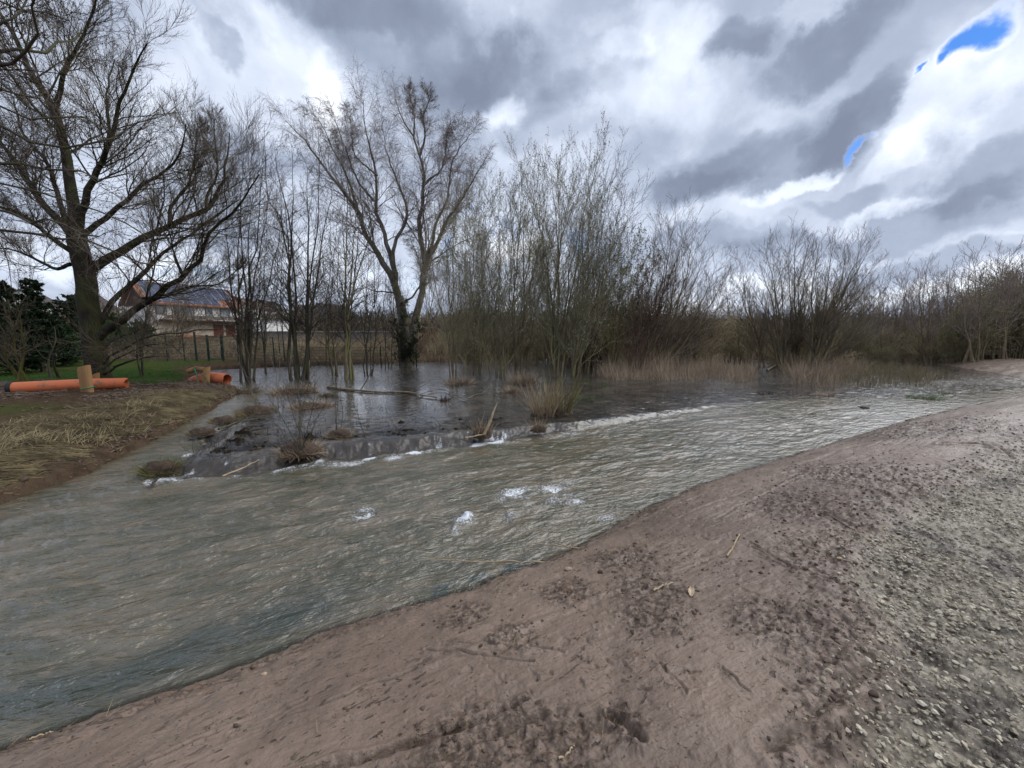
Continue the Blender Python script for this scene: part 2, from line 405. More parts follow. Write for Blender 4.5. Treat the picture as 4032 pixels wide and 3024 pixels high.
def ground_z(x, y, full=False):
    r = np.hypot(x, y)
    dn, df = ground_parts(x, y)
    base = base_level(x, y)
    bed = base - 0.07 - 0.45 * sstep(0, 1.6, -dn)
    dF = sdist(x, y, FLOOD)
    bed = np.maximum(bed, base - 0.5 + (WET + .430 - base) * sstep(.10, .70, dF + .08 * fbm(x * 3, y * 3, 3, 21)))
    # humps of drowned turf poking out of the flood, mostly near its edge
    hum = sstep(.38, .8, fbm(x * 2.2, y * 2.2, 3, 31)) * .085 + sstep(.3, .7, fbm(x * 7, y * 7, 3, 33)) * .05
    bed = bed - .10 * sstep(1.0, 2.6, dF) * sstep(-4, 1, x) - .30 * sstep(4.5, 9, dF)
    bed = bed + hum * sstep(.25, .65, dF) * (1 - sstep(2.0, 5.5, dF)) * (1 - .9 * sstep(-1, 2.5, x)) - .02 * sstep(2, 6, dF)
    # near mud bank
    lo = .70 + .14 * sstep(1, 7, x) + .10 * fbm(x * .5, y * .5, 3, 40) + .05 * np.exp(-((dn - 2.3) / .8) ** 2)
    lo = lo + .22 * np.exp(-((dn - 1.9) / .9) ** 2) * sstep(5, 10, x)
    z_n = base + (lo - base) * (1 - np.exp(-np.clip(dn, 0, 50) / 1.05)) - .02
    z_n = np.where(dn < 0, base - .02 + dn * .9, z_n)
    dG = sdist(x, y, GRAVEL) + .10 * fbm(x * 1.7, y * 1.7, 3, 44) + .04 * fbm(x * 7, y * 7, 3, 45)
    gm = sstep(-.10, .16, dG)
    z_n = z_n - .07 * gm - .02 * np.exp(-((dG - .05) / .10) ** 2)
    near_land = sstep(-.02, .12, dn)
    # fine relief of the mud: scraped flat with crumbs, cracks and ruts
    u = x * GR_C + y * GR_S; v = -x * GR_S + y * GR_C
    fine = .012 * fbm(u * 1.6, v * 3.2, 4, 50) + .0035 * fbm(x * 16, y * 16, 3, 51)
    crumbs = sstep(.34, .7, fbm(x * 19, y * 19, 3, 52)) * sstep(-.1, .45, fbm(x * 1.3, y * 1.3, 2, 53))
    pits = sstep(.42, .72, fbm(u * 22, v * 12, 2, 54)) * sstep(-.2, .4, fbm(x * 1.1 + 9, y * 1.1, 2, 55))
    fine = fine + .009 * crumbs - .013 * pits
    spot = np.zeros_like(x)
    for sx_, sy_, sr in ROUGHSPOTS:
        spot = np.maximum(spot, np.exp(-((x - sx_) ** 2 + (y - sy_) ** 2) / (sr * sr)))
    edge = np.exp(-((dn - .16) / .13) ** 2) + 1.3 * np.exp(-((dG + .12) / .20) ** 2)
    dist_ = np.clip(spot + .55 * edge, 0, 1)
    fine = fine + dist_ * (.030 * fbm(x * 9, y * 9, 4, 57) + .016 * fbm(x * 26, y * 26, 2, 58))
    gro = np.zeros_like(x)
    sel = r < 14
    xs, ys = x[sel], y[sel]
    acc = np.zeros_like(xs)
    wx = xs + .025 * fbm(xs * 8, ys * 8, 3, 60); wy = ys + .025 * fbm(xs * 8 + 5, ys * 8, 3, 61)
    for p, w_, d_ in GROOVES:
        w_ = w_ * .55; d_ = d_ * .5
        q = seg_dist(wx, wy, p)
        acc += -1.7 * d_ * np.exp(-(q / w_) ** 2) + 1.7 * d_ * .55 * np.exp(-((q - 2.1 * w_) / w_) ** 2)
    gro[sel] = acc
    # parallel scratches of the digger bucket
    gro = gro - .009 * sstep(.50, .8, vnoise(u * .5, v * 15 + .4 * fbm(u, v, 2, 62), 63)) * sstep(-.3, .2, fbm(x * .9, y * .9, 2, 64)) * (1 - gm)
    gf = .022 * fbm(x * 13, y * 13, 3, 65) + .016 * fbm(x * 34, y * 34, 2, 66) + .04 * fbm(x * 2.1, y * 2.1, 3, 67)
    z_n = z_n + near_land * ((fine + gro) * (1 - gm) + gf * gm)
    # left bank and far shore
    lf = .20 + .26 * sstep(0, 1.3, df) + .10 * sstep(1.2, 6, df)
    far_r = sstep(26, 60, y) * 1.9 * sstep(10, -12, x) + sstep(60, 130, y) * 2.0 + sstep(21, 27, y) * .25 * sstep(-5, -20, x)
    far_r = far_r + sstep(22, 40, y - x * .0) * .0
    z_f = base + lf * (1 - .70 * base / WET) * sstep(-.02, .10, df) + far_r + (.07 * fbm(x * 1.3, y * 1.3, 4, 70) * sstep(0, .5, df) + .075 * fbm(x * 4.5, y * 4.5, 5, 71) * sstep(0, .3, df)) * (1 - .6 * sstep(12, 16, y))
    z_f = np.where(df < 0, base - .05 + df * .5, z_f)
    # low muddy bank at the far right
    db = sdist(x, y, BAR) + .25 * fbm(x * .8, y * .8, 3, 75)
    z_b = np.where(db > 0, WET - .05 + .62 * (1 - np.exp(-np.clip(db, 0, 9) / 1.3)) + .08 * fbm(x * 1.6, y * 3, 4, 76), WET - .05 + db * .5)
    z = np.maximum(np.maximum(bed, z_n), np.maximum(z_f, z_b))
    # wooded rise on the horizon
    ang = np.arctan2(x, y)
    z = z + 6.5 * sstep(150, 330, y + .1 * x) * (1 + .35 * fbm(x * .006, y * .006, 2, 80)) * sstep(-1.3, -.2, ang + .1) + 9 * sstep(90, 260, y) * sstep(-.3, -.75, ang)
    if not full: return z
    kind_near = ((z_n >= bed - .02) & (dn > -.15)).astype(float)
    return z, dict(dn=dn, df=df, dF=dF, dG=dG, gm=gm * sstep(0, .1, dn), near=np.maximum(sstep(-.15, 0, dn) * (z_n + .05 > np.maximum(z_f, z_b)), sstep(-.1, .1, db)), spot=dist_, bar=sstep(-.05, .15, db), hum=hum, base=base)
def gz(x, y):
    return float(ground_z(np.array([float(x)]), np.array([float(y)]))[0])

def polar_grid(r0, r1, nr, a0, a1, na, closed=False, warp=None):
    rr = r0 * (r1 / r0) ** (np.arange(nr) / (nr - 1)) if not isinstance(nr, np.ndarray) else nr
    nr = len(rr)
    if warp is not None: aa = warp
    else: aa = a0 + (a1 - a0) * np.arange(na) / (na - 1)
    A, Rr = np.meshgrid(aa, rr)
    na = len(aa)
    idx = np.arange(nr * na).reshape(nr, na)
    F = np.stack([idx[:-1, :-1], idx[:-1, 1:], idx[1:, 1:], idx[1:, :-1]], -1).reshape(-1, 4)
    if closed:
        F = np.vstack([F, np.stack([idx[:-1, -1], idx[:-1, 0], idx[1:, 0], idx[1:, -1]], -1)])
    return (Rr * np.sin(A)).ravel(), (Rr * np.cos(A)).ravel(), F, idx
fine_a = np.linspace(R(-60), R(60), 1150)
coarse = np.linspace(R(60), R(300), 60)[1:-1]
rings = np.concatenate([np.geomspace(.35, 1.2, 20)[:-1], np.geomspace(1.2, 11, 600)[:-1], np.geomspace(11, 80, 170)[:-1], np.geomspace(80, 900, 40)])
gx, gy, gF, gidx = polar_grid(.35, 900, rings, 0, 0, 0, True, np.concatenate([fine_a, coarse]))
gzv, ga = ground_z(gx, gy, True)
_sel = (np.hypot(gx, gy) < 12) & (np.hypot(gx, gy) > .8)
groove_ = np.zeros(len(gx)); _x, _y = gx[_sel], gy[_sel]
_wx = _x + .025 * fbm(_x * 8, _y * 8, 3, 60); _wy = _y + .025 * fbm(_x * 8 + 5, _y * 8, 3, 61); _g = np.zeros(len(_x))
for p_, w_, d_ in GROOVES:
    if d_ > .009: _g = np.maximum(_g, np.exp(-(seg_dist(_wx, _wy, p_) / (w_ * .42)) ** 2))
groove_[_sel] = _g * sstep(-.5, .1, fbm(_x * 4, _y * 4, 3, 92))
# centre cap
cV = len(gx); ring0 = gidx[0]
gx = np.append(gx, 0.0); gy = np.append(gy, 0.0); gzv = np.append(gzv, gzv[ring0].mean())
cap = np.stack([np.full(len(ring0), cV), np.roll(ring0, -1), ring0], -1)
for k in ga: ga[k] = np.append(ga[k], ga[k][ring0].mean())
grass = sstep(.8, 2.2, ga['df'] + .7 * fbm(gx * .9, gy * .9, 3, 90)) * (gy > 0)
grass = grass * (1 - ga['bar']) * np.maximum(sstep(15.2, 16.4, gy + .5 * fbm(gx, gy, 3, 91)) * (1 - sstep(27.2, 28.5, gy)), .8 * np.exp(-((gx + 13.0) / 1.6) ** 2 - ((gy - 9.6) / .9) ** 2))
turf = sstep(-.15, .05, ga['dF']) * (ga['near'] < .5)

m = NT('ground_soil')
mud1, mud2 = (.445, .328, .252), (.340, .243, .186)
big = m.noise(1.3, 5, .55); mid = m.noise(7, 6, .6); fin = m.noise(45, 4, .6)
mudc = m.mix(m.mr(big, .35, .68), mud1, mud2)
mudc = m.mix(m.math('MULTIPLY', m.mr(mid, .56, .70), .7), mudc, (.21, .145, .105))
mudc = m.mix(m.math('MULTIPLY', m.mr(m.noise(3.1, 3, .5), .64, .74), .55), mudc, (.30, .175, .095))
fl1 = m.noise(13, 4, .6, stretch=(1, 2.2, 1), rot=-R(40), dist=.5); fl2 = m.noise(38, 4, .65, stretch=(1, 1.8, 1), rot=R(30), dist=.4)
zone = m.mr(m.noise(1.6, 3, .6), .42, .62)
fk = m.math('MAXIMUM', m.math('MULTIPLY', m.mr(fl1, .60, .65), zone), m.math('MULTIPLY', m.math('MULTIPLY', m.mr(fl2, .62, .66), .85), m.mr(m.noise(2.3, 3, .6), .46, .60)))
mudc = m.mix(m.math('MULTIPLY', m.mr(m.noise(.8, 4, .6, dist=.6), .50, .62), .45), mudc, (.22, .155, .12))
mudc = m.mix(m.math('MULTIPLY', fk, .9), mudc, (.075, .049, .033))
dark = m.math('MULTIPLY', m.mr(m.attr('spot'), .1, .6), m.mr(m.noise(22, 5, .7), .44, .56))
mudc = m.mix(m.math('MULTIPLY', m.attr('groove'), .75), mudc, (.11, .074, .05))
mudc = m.mix(m.math('MULTIPLY', dark, .8), mudc, (.085, .055, .036))
gcol = m.mix(m.mr(m.noise(30, 4, .7), .35, .65), (.25, .21, .155), (.52, .46, .34))
gcol = m.mix(m.mr(m.noise(2.3, 5, .7), .49, .60), gcol, (.060, .046, .034))
c = m.mix(m.attr('gm'), mudc, gcol)
# everything beyond the river
fc = m.mix(m.mr(m.noise(4, 6, .7), .4, .65), (.135, .092, .064), (.062, .042, .029))
straw = m.mix(m.mr(m.noise(24, 5, .7, stretch=(1, .35, 1), rot=.5), .4, .66), (.11, .08, .05), (.21, .165, .095))
fc = m.mix(m.math('MULTIPLY', m.attr('strawm'), m.mr(m.noise(3.0, 4, .6), .35, .55)), fc, straw)
gr = m.mix(m.mr(m.noise(1.1, 6, .7), .35, .68), (.035, .095, .014), (.085, .12, .03))
fc = m.mix(m.attr('grass'), fc, gr)
brown = m.mix(m.mr(m.noise(.35, 6, .7), .4, .6), (.075, .058, .03), (.04, .036, .02))
fc = m.mix(m.attr('wood'), fc, brown)
c = m.mix(m.attr('near'), fc, c)
wet = m.attr('wet')
c = m.mix(m.math('MULTIPLY', wet, .55), c, (.04, .028, .019))
c = m.mix(m.attr('turf'), c, m.mix(m.mr(m.noise(6, 4, .6), .4, .6), (.030, .024, .016), (.014, .012, .010)))
m.color(c)
m.rough(m.math('SUBTRACT', m.mr(m.noise(2.5, 5, .6), .3, .7, .45, .75), m.math('MULTIPLY', wet, .2)))
m.l(m.mr(m.attr('near'), 0, 1, .0, .32, False), m.b.inputs['Specular IOR Level'])
h = m.math('MULTIPLY_ADD', m.noise(22, 6, .6), .35, m.math('MULTIPLY', m.noise(75, 4, .6), m.math('MULTIPLY_ADD', m.attr('near'), -.15, .3)))
h2 = m.noise(9, 3, .5, stretch=(1, 3.4, 1), rot=-R(27))
b1 = m.bump(h2, .35, .03)
b2 = m.bump(h, .85, .035, b1)
m.bump(m.math('SUBTRACT', 1.0, fk), .8, .02, b2)
GROUND_M = m.m
strawm = .75 * sstep(-.25, .25, fbm(gx * 1.1, gy * 1.1, 3, 93) + .1) * sstep(-.05, .3, ga['df']) * np.clip((gy < 11.5) * (1 - .5 * sstep(9.5, 11.5, gy)) + sstep(27.5, 28.5, gy), 0, 1) * (gx < 0)
wetm = np.clip(np.exp(-np.clip(ga['dn'] + .12 * fbm(gx * 3, gy * 3, 3, 94), 0, 9) / .17) + np.exp(-np.clip(ga['df'], 0, 9) / .15), 0, 1)
wood = sstep(38, 60, gy) * sstep(-12, 0, gx + .15 * gy) + sstep(75, 100, gy); wood = np.clip(wood, 0, 1)
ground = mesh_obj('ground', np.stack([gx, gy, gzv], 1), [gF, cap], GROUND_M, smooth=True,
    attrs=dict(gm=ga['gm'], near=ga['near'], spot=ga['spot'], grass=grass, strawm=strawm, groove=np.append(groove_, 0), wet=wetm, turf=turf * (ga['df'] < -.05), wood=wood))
tag(ground, 'brown mud bank, gravel track and grassy far shore', kind='structure')

# ---- water
wx_, wy_, wF, _ = polar_grid(1.5, 75, 760, R(-66), R(66), 1250)
base = base_level(wx_, wy_)
dn, df = ground_parts(wx_, wy_)
jag = .24 * fbm(wx_ * 1.9, wy_ * 1.9, 3, 101) + .06 * fbm(wx_ * 8, wy_ * 8, 3, 102)
dF = sdist(wx_, wy_, FLOOD)
dFj = dF + jag * np.clip(dF + .8, 0, 1) * .8
lip = sstep(.0, .48, dFj)
wz = base + (WET - base) * (.80 * lip + .20 * sstep(.3, 2.6, dF))
drop = (WET - base)                                   # height of the fall here
face = sstep(-.02, .05, dFj) * (1 - sstep(.30, .55, dFj)) * np.clip(drop / .15, 0, 1) * (1 - .85 * sstep(0, 2.6, wx_))
river = 1 - sstep(-.15, .2, dF)
fl_c, fl_s = math.cos(R(24)), math.sin(R(24))
fu = wx_ * fl_c + wy_ * fl_s; fv = -wx_ * fl_s + wy_ * fl_c
wu = fu + .5 * fbm(fu * .5, fv * .8, 2, 110); wv = fv + .25 * fbm(fu * .7, fv * .7, 2, 111)
waves = .045 * fbm(wu * .8, wv * 1.8, 3, 112) + .036 * fbm(wu * 2.0, wv * 5.0, 3, 113) + .014 * fbm(wu * 6, wv * 13, 3, 114)
calm = sstep(0, .9, -dn) * sstep(0, .6, -df)
FOAM_PX = [(1440, 2015, 50, 32, .9), (1460, 2000, 30, 20, .6), (1830, 2040, 48, 40, 1), (1800, 2090, 30, 30, .7), (1770, 2120, 20, 20, .5), (2060, 1960, 110, 45, .95), (2180, 1940, 110, 32, .9),
   (2290, 1990, 80, 30, .75), (2130, 1975, 110, 30, .7), (2390, 2040, 80, 28, .6), (1720, 2160, 40, 20, .3), (2000, 2030, 60, 35, .55), (2240, 1900, 90, 20, .5), (1480, 2160, 20, 16, .4), (1330, 2190, 20, 14, .3),
   (1880, 1880, 100, 18, .2), (2450, 2075, 60, 16, .45)]
foam = np.zeros_like(wx_)
for px, py, a, b, s_ in FOAM_PX:
    c0 = G(px, py); ca = G(px + a, py); cb = G(px, py - b)
    foam = np.maximum(foam, s_ * np.exp(-((wx_ - c0[0]) / abs(ca[0] - c0[0])) ** 2 - ((wy_ - c0[1]) / abs(cb[1] - c0[1])) ** 2))
foam = 1.12 * foam * sstep(-.50, .15, fbm(wu * 2.4, wv * 5.5, 4, 160)); foam = np.maximum(foam, .50 * sstep(.45, .7, fbm(wu * 1.1, wv * 4.2, 3, 161)) * np.exp(-((wx_ + .2) / 1.9) ** 2 - ((wy_ - 5.0) / .9) ** 2))
turb = sstep(.1, .8, foam)
waves = waves * (1 + 1.3 * turb) + .05 * turb * fbm(wx_ * 7, wy_ * 7, 4, 120)
toe = np.exp(-((dFj + .04) / .10) ** 2) * np.clip(drop / .14, 0, 1)
toe2 = np.exp(-((dFj + .18) / .20) ** 2) * np.clip(drop / .14, 0, 1) * sstep(-.2, .3, fbm(wx_ * 1.2, wy_ * 1.2, 2, 130))
# brightest run of froth under the middle of the fall
mid_ = np.exp(-((wx_ + 1.6) / 1.9) ** 2)
foam = np.maximum(foam, toe * (.55 + .45 * mid_) * (1 - .5 * sstep(.5, 2.5, wx_)) * (.35 + 1.0 * sstep(-.3, .3, fbm(wx_ * 3, wy_ * 3, 3, 131))))
foam = np.maximum(foam, toe2 * (.30 + .75 * mid_))
face0 = sstep(-.02, .05, dFj) * (1 - sstep(.34, .52, dFj)) * np.clip(drop / .15, 0, 1)
casc = face0 * sstep(-.05, .45, fbm(wx_ * 4.5 + wy_, wy_ * 2.6, 4, 133)) * sstep(-.25, .2, fbm(wx_ * .9, wy_ * .4, 2, 134)) * np.clip(drop / .2, 0, 1)
foam = np.maximum(foam, casc * (.62 + .75 * fbm(wx_ * 12, wy_ * 3, 3, 136)))
wz = wz + river * calm * waves * np.clip(1.35 - wy_ / 10, .15, 1) + (1 - river) * (.006 * fbm(wx_ * 3, wy_ * 6, 3, 140) + .016 * fbm(wx_ * 4.5, wy_ * 6, 4, 141) * (1 - sstep(1.2, 4.5, dF)))
wz = wz + toe * .02 + face * (.036 * fbm(wx_ * 7, wy_ * 6, 4, 142) - .010 * np.abs(fbm(wx_ * 14, wy_ * 14, 2, 143)))
depth = wz - ground_z(wx_, wy_)
keep = depth > -.10
kf = keep[wF].any(axis=1)
wF = wF[kf]
used = np.zeros(len(wx_), bool); used[wF.ravel()] = True
remap = np.cumsum(used) - 1
m = NT('river_water')
m.P = m.tc.outputs['Object']
fd = m.attr('flood'); dp = m.attr('depth'); fo = m.attr('foam')
rc = m.mix(m.mr(m.noise(.9, 6, .6, stretch=(1, 2.0, 1), rot=-R(24), dist=1.4), .40, .60), (.118, .098, .062), (.060, .058, .032))
rc = m.mix(m.mr(m.noise(2.2, 5, .65, stretch=(1, 2.0, 1), rot=-R(10), dist=1.6), .54, .66), rc, (.145, .112, .074))
rc = m.mix(m.attr('teal'), rc, (.020, .034, .030))
fc2 = m.mix(m.mr(m.noise(1.7, 5, .6), .42, .62), (.030, .028, .025), (.085, .070, .055))
wc = m.mix(fd, rc, fc2)
wc = m.mix(m.mr(m.attr('face'), .15, .8), wc, (.045, .036, .028))
fn = m.noise(34, 5, .75, stretch=(1, 1.6, 1), rot=-R(24)); fn2 = m.noise(110, 3, .6)
fval = m.math('ADD', m.math('MULTIPLY_ADD', fn, 1.5, -.40), m.math('MULTIPLY', fn2, .35))
fmask = m.mr(m.math('ADD', m.math('MULTIPLY', fo, .52), fval), .80, .99)
fmask = m.math('MULTIPLY', fmask, m.mr(fo, .04, .18))
wc = m.mix(fmask, wc, (.72, .75, .78))
m.color(wc)
m.rough(m.math('ADD', m.math('MULTIPLY_ADD', fmask, .5, .04), m.math('MULTIPLY', m.attr('face'), .3)))
m.b.inputs['IOR'].default_value = 1.55
m.l(m.math('SUBTRACT', .95, m.math('MULTIPLY', m.attr('face'), .5)), m.b.inputs['Specular IOR Level'])
n1 = m.noise(3.0, 4, .55, stretch=(1, 2.6, 1), rot=-R(24), dist=.7)
n2 = m.noise(10, 4, .55, stretch=(1, 2.2, 1), rot=-R(24), dist=.5)
n3 = m.noise(3.2, 4, .5, stretch=(1, 1.9, 1))
rv = m.math('SUBTRACT', 1.0, fd)
hh = m.math('MULTIPLY', m.math('MULTIPLY_ADD', n1, 1.8, m.math('MULTIPLY', n2, .5)), m.math('MULTIPLY', rv, m.math('ADD', m.math('MULTIPLY_ADD', m.attr('nearw'), 1.1, 1.0), m.math('MULTIPLY', m.attr('rivfar'), -.35))))
hf = m.math('MULTIPLY', m.math('MULTIPLY_ADD', n3, m.math('MULTIPLY_ADD', m.attr('farw'), 2.0, .35), m.math('MULTIPLY', n2, m.math('MULTIPLY_ADD', m.attr('rapid'), .16, .10))), fd)
ht = m.math('ADD', m.math('ADD', hh, hf), m.math('MULTIPLY', fmask, .25))
m.bump(ht, 1.0, .025)
tr = m.n('ShaderNodeBsdfTransparent'); tr.inputs[0].default_value = (.62, .56, .48, 1)
ms = m.n('ShaderNodeMixShader')
al = m.math('MAXIMUM', m.mr(dp, 0.0, .06, .35, 1.0), fmask)
m.l(al, ms.inputs[0]); m.l(tr.outputs[0], ms.inputs[1]); m.l(m.b.outputs[0], ms.inputs[2]); m.l(ms.outputs[0], m.out.inputs[0])
tp = [(G(x, y)[0], G(x, y)[1]) for x, y in [(-300, 2900), (0, 2780), (330, 2700), (700, 2590), (1000, 2470), (1250, 2400)]]
teal = .62 * np.exp(-(seg_dist(wx_, wy_, tp) / (.26 + .10 * fbm(wx_ * 1.5, wy_ * 1.5, 2, 150))) ** 2) * (wx_ < .5)
tp2 = [(G(x, y)[0], G(x, y)[1]) for x, y in [(1720, 2330), (1900, 2280), (2080, 2215)]]
teal = np.maximum(teal, .9 * np.exp(-(seg_dist(wx_, wy_, tp2) / .12) ** 2) * sstep(-.3, .3, fbm(wx_ * 6, wy_ * 6, 2, 151)))
fl = sstep(.1, .5, dF); fl = np.maximum(fl, sstep(15, 19, wy_) * .8)
rapid = 1 - sstep(1.0, 5.5, dF)
water = mesh_obj('water', np.stack([wx_, wy_, wz], 1)[used], remap[wF], m.m, smooth=True,
    attrs=dict(depth=depth[used], foam=foam[used], flood=fl[used], face=face[used], teal=teal[used], rapid=rapid[used], rivfar=sstep(5.0, 9.0, wy_ + .3 * wx_)[used], nearw=(1 - sstep(3.5, 7.5, wy_))[used], farw=np.maximum(sstep(14, 18, wy_), .55 * sstep(7.5, 10, wy_) * sstep(0, 3, wx_))[used]))
tag(water, 'brown flood water of the river spilling over the drowned meadow', kind='structure')
# ================================================================= trees
def norm(v): return v / (np.linalg.norm(v, axis=-1, keepdims=True) + 1e-9)
def grow(P, Rr, n, rng, t0=.15, t1=1.0, ang=(30, 55), ratio=.5, taper=.55, K=6, up=.4, wig=.12, rk=.6, rmin=.004, Ls=None, jit=.35, tip=.25, bias=None):
    """children of every branch in P (N,K0,3): returns their polylines, radii"""
    Nn, K0 = P.shape[:2]
    Lp = Ls if Ls is not None else np.linalg.norm(np.diff(P, axis=1), axis=2).sum(1)
    nn = np.broadcast_to(np.asarray(n), (Nn,))
    idx = np.repeat(np.arange(Nn), nn)
    M = len(idx)
    order = np.concatenate([np.arange(k) for k in nn]) if M else np.zeros(0)
    t = t0 + (t1 - t0) * (order + rng.random(M)) / nn[idx]
    f = np.clip(t, 0, .999) * (K0 - 1); i0 = f.astype(int); fr = (f - i0)[:, None]
    p = P[idx, i0] * (1 - fr) + P[idx, i0 + 1] * fr
    r = Rr[idx, i0] * (1 - fr[:, 0]) + Rr[idx, i0 + 1] * fr[:, 0]
    T = norm(P[idx, i0 + 1] - P[idx, i0])
    q = rng.normal(size=(M, 3)); 
    if bias is not None: q = q + np.asarray(bias)
    q = q - (q * T).sum(1, keepdims=True) * T; q = norm(q)
    a = np.radians(rng.uniform(ang[0], ang[1], M))[:, None]
    d = norm(T * np.cos(a) + q * np.sin(a))
    Lc = Lp[idx] * ratio * (1 - taper * t) * (1 + jit * rng.uniform(-1, 1, M))
    out = np.empty((M, K, 3)); out[:, 0] = p
    st = (Lc / (K - 1))[:, None]
    for k in range(1, K):
        d = norm(d + np.array([0, 0, 1.0]) * up / (K - 1) + rng.normal(size=(M, 3)) * wig)
        out[:, k] = out[:, k - 1] + d * st
    r0 = np.maximum(np.minimum(r * rk, Lc * .02 + rmin), rmin)
    R2 = r0[:, None] * np.linspace(1, tip, K)[None]
    R2 = np.maximum(R2, rmin * .6)
    return out, R2
def resample(pts, K):
    pts = np.asarray(pts, float)
    # catmull-rom through the points, then even spacing
    q = np.vstack([2 * pts[0] - pts[1], pts, 2 * pts[-1] - pts[-2]]); o = []
    for i in range(1, len(q) - 2):
        for s in np.linspace(0, 1, 8, endpoint=False):
            o.append(.5 * ((2 * q[i]) + (-q[i - 1] + q[i + 1]) * s + (2 * q[i - 1] - 5 * q[i] + 4 * q[i + 1] - q[i + 2]) * s * s + (-q[i - 1] + 3 * q[i] - 3 * q[i + 1] + q[i + 2]) * s ** 3))
    o.append(q[-2]); o = np.array(o)
    L_ = np.concatenate([[0], np.cumsum(np.linalg.norm(np.diff(o, axis=0), axis=1))])
    s = np.linspace(0, L_[-1], K)
    return np.stack([np.interp(s, L_, o[:, k]) for k in range(3)], 1)
def leaves(P, n, rng, size=(.02, .05), droop=0.0):
    """little diamond shaped buds, catkins or leaves along the branches P"""
    Nn, K0 = P.shape[:2]
    idx = rng.integers(0, Nn, n); f = rng.random(n) * (K0 - 1.001); i0 = f.astype(int); fr = (f - i0)[:, None]
    p = P[idx, i0] * (1 - fr) + P[idx, i0 + 1] * fr
    a = norm(rng.normal(size=(n, 3)) + np.array([0, 0, .5 - droop])); b = norm(np.cross(a, rng.normal(size=(n, 3))))
    L_ = rng.uniform(size[0], size[1], n)[:, None]; w_ = L_ * .32
    V = np.stack([p, p + a * L_ * .5 + b * w_, p + a * L_, p + a * L_ * .5 - b * w_], 1).reshape(-1, 3)
    return V, np.arange(4 * n).reshape(-1, 4)
def join(parts):
    V = []; F = []; n = 0
    for v, f in parts:
        V.append(v); F.append(f + n); n += len(v)
    return np.vstack(V), np.vstack(F)

def bark(name, a, b, moss=None, sc=5.0, rough=.9):
    m = NT(name)
    c = m.mix(m.mr(m.noise(sc, 6, .65, stretch=(1, 1, .3)), .35, .65), a, b)
    if moss is not None:
        g = m.n('ShaderNodeNewGeometry'); s_ = m.n('ShaderNodeSeparateXYZ'); m.l(g.outputs['Normal'], s_.inputs[0])
        c = m.mix(m.mr(m.math('ADD', m.noise(1.4, 5, .6), m.math('MULTIPLY', s_.outputs[0], .12)), .47, .66), c, moss)
    m.color(c); m.rough(rough); m.b.inputs['Specular IOR Level'].default_value = .15
    m.bump(m.noise(sc * 5, 5, .6, stretch=(1, 1, .25)), .5, .02)
    return m.m
B_WILLOW = bark('willow_bark', (0.042, 0.034, 0.026), (0.020, 0.017, 0.014), (0.048, 0.050, 0.020))
B_DARK = bark('alder_bark', (0.095, 0.080, 0.062), (0.050, 0.043, 0.036), (.085, .085, .045))
B_BIRCH = bark('birch_bark', (0.24, 0.22, 0.185), (0.13, 0.11, 0.092), (0.096, 0.096, 0.045), 4)
B_OLIVE = bark('sallow_bark', (0.255, 0.210, 0.128), (0.128, 0.108, 0.068), (0.180, 0.173, 0.068), 6)
B_BROWN = bark('brush_bark', (0.27, 0.21, 0.14), (0.16, 0.12, 0.08), (0.145, 0.136, 0.051), 6)
T_DARK = simple('dark_twigs', (0.092, 0.074, 0.060), (0.051, 0.041, 0.037), 2)
T_WILLOW = simple('willow_twigs', (0.16, 0.125, 0.08), (0.09, 0.072, 0.05), 1)
T_BIRCH = simple('birch_twigs', (0.27, 0.215, 0.19), (0.16, 0.13, 0.115), 1)
T_OLIVE = simple('sallow_twigs', (0.29, 0.255, 0.155), (0.17, 0.15, 0.095), 1, rnd=.15)
T_BROWN = simple('brush_twigs', (0.44, 0.35, 0.22), (0.27, 0.22, 0.14), .7, rnd=.25)
T_RED = simple('russet_twigs', (0.187, 0.099, 0.079), (0.110, 0.073, 0.053), 1)
T_LIGHT = simple('grey_twigs', (0.196, 0.168, 0.133), (0.112, 0.092, 0.070), 1)
LF_GREY = simple('catkins', (0.27, 0.275, 0.20), (0.16, 0.175, 0.095), 4, rough=.7)
LF_GREEN = simple('young_leaves', (0.136, 0.192, 0.048), (0.080, 0.112, 0.032), 3, rough=.7)
LF_CONE = simple('alder_cones', (0.040, 0.031, 0.023), None, rough=.9)
LF_OLIVE = simple('olive_leaves', (0.17, 0.175, 0.06), (0.11, 0.105, 0.04), .8, rough=.8, rnd=.2)

def tree_obj(name, base, trunk_parts, crown_parts, leaf_parts, mats, label, cat='tree', group=None):
    """Empty at the foot; children trunk (stem and limbs), crown (branches and twigs), leaves or catkins"""
    base = np.asarray(base, float)
    root = empty(name, base, 0, label, cat, group)
    v, f = join(trunk_parts); mesh_obj('trunk', v - base, f, mats[0], root, smooth=True)
    if crown_parts:
        v, f = join(crown_parts); mesh_obj('crown', v - base, f, mats[1], root, smooth=False)
    if leaf_parts:
        v, f = join(leaf_parts[1]); mesh_obj(leaf_parts[0], v - base, f, mats[2], root, smooth=False)
    return root

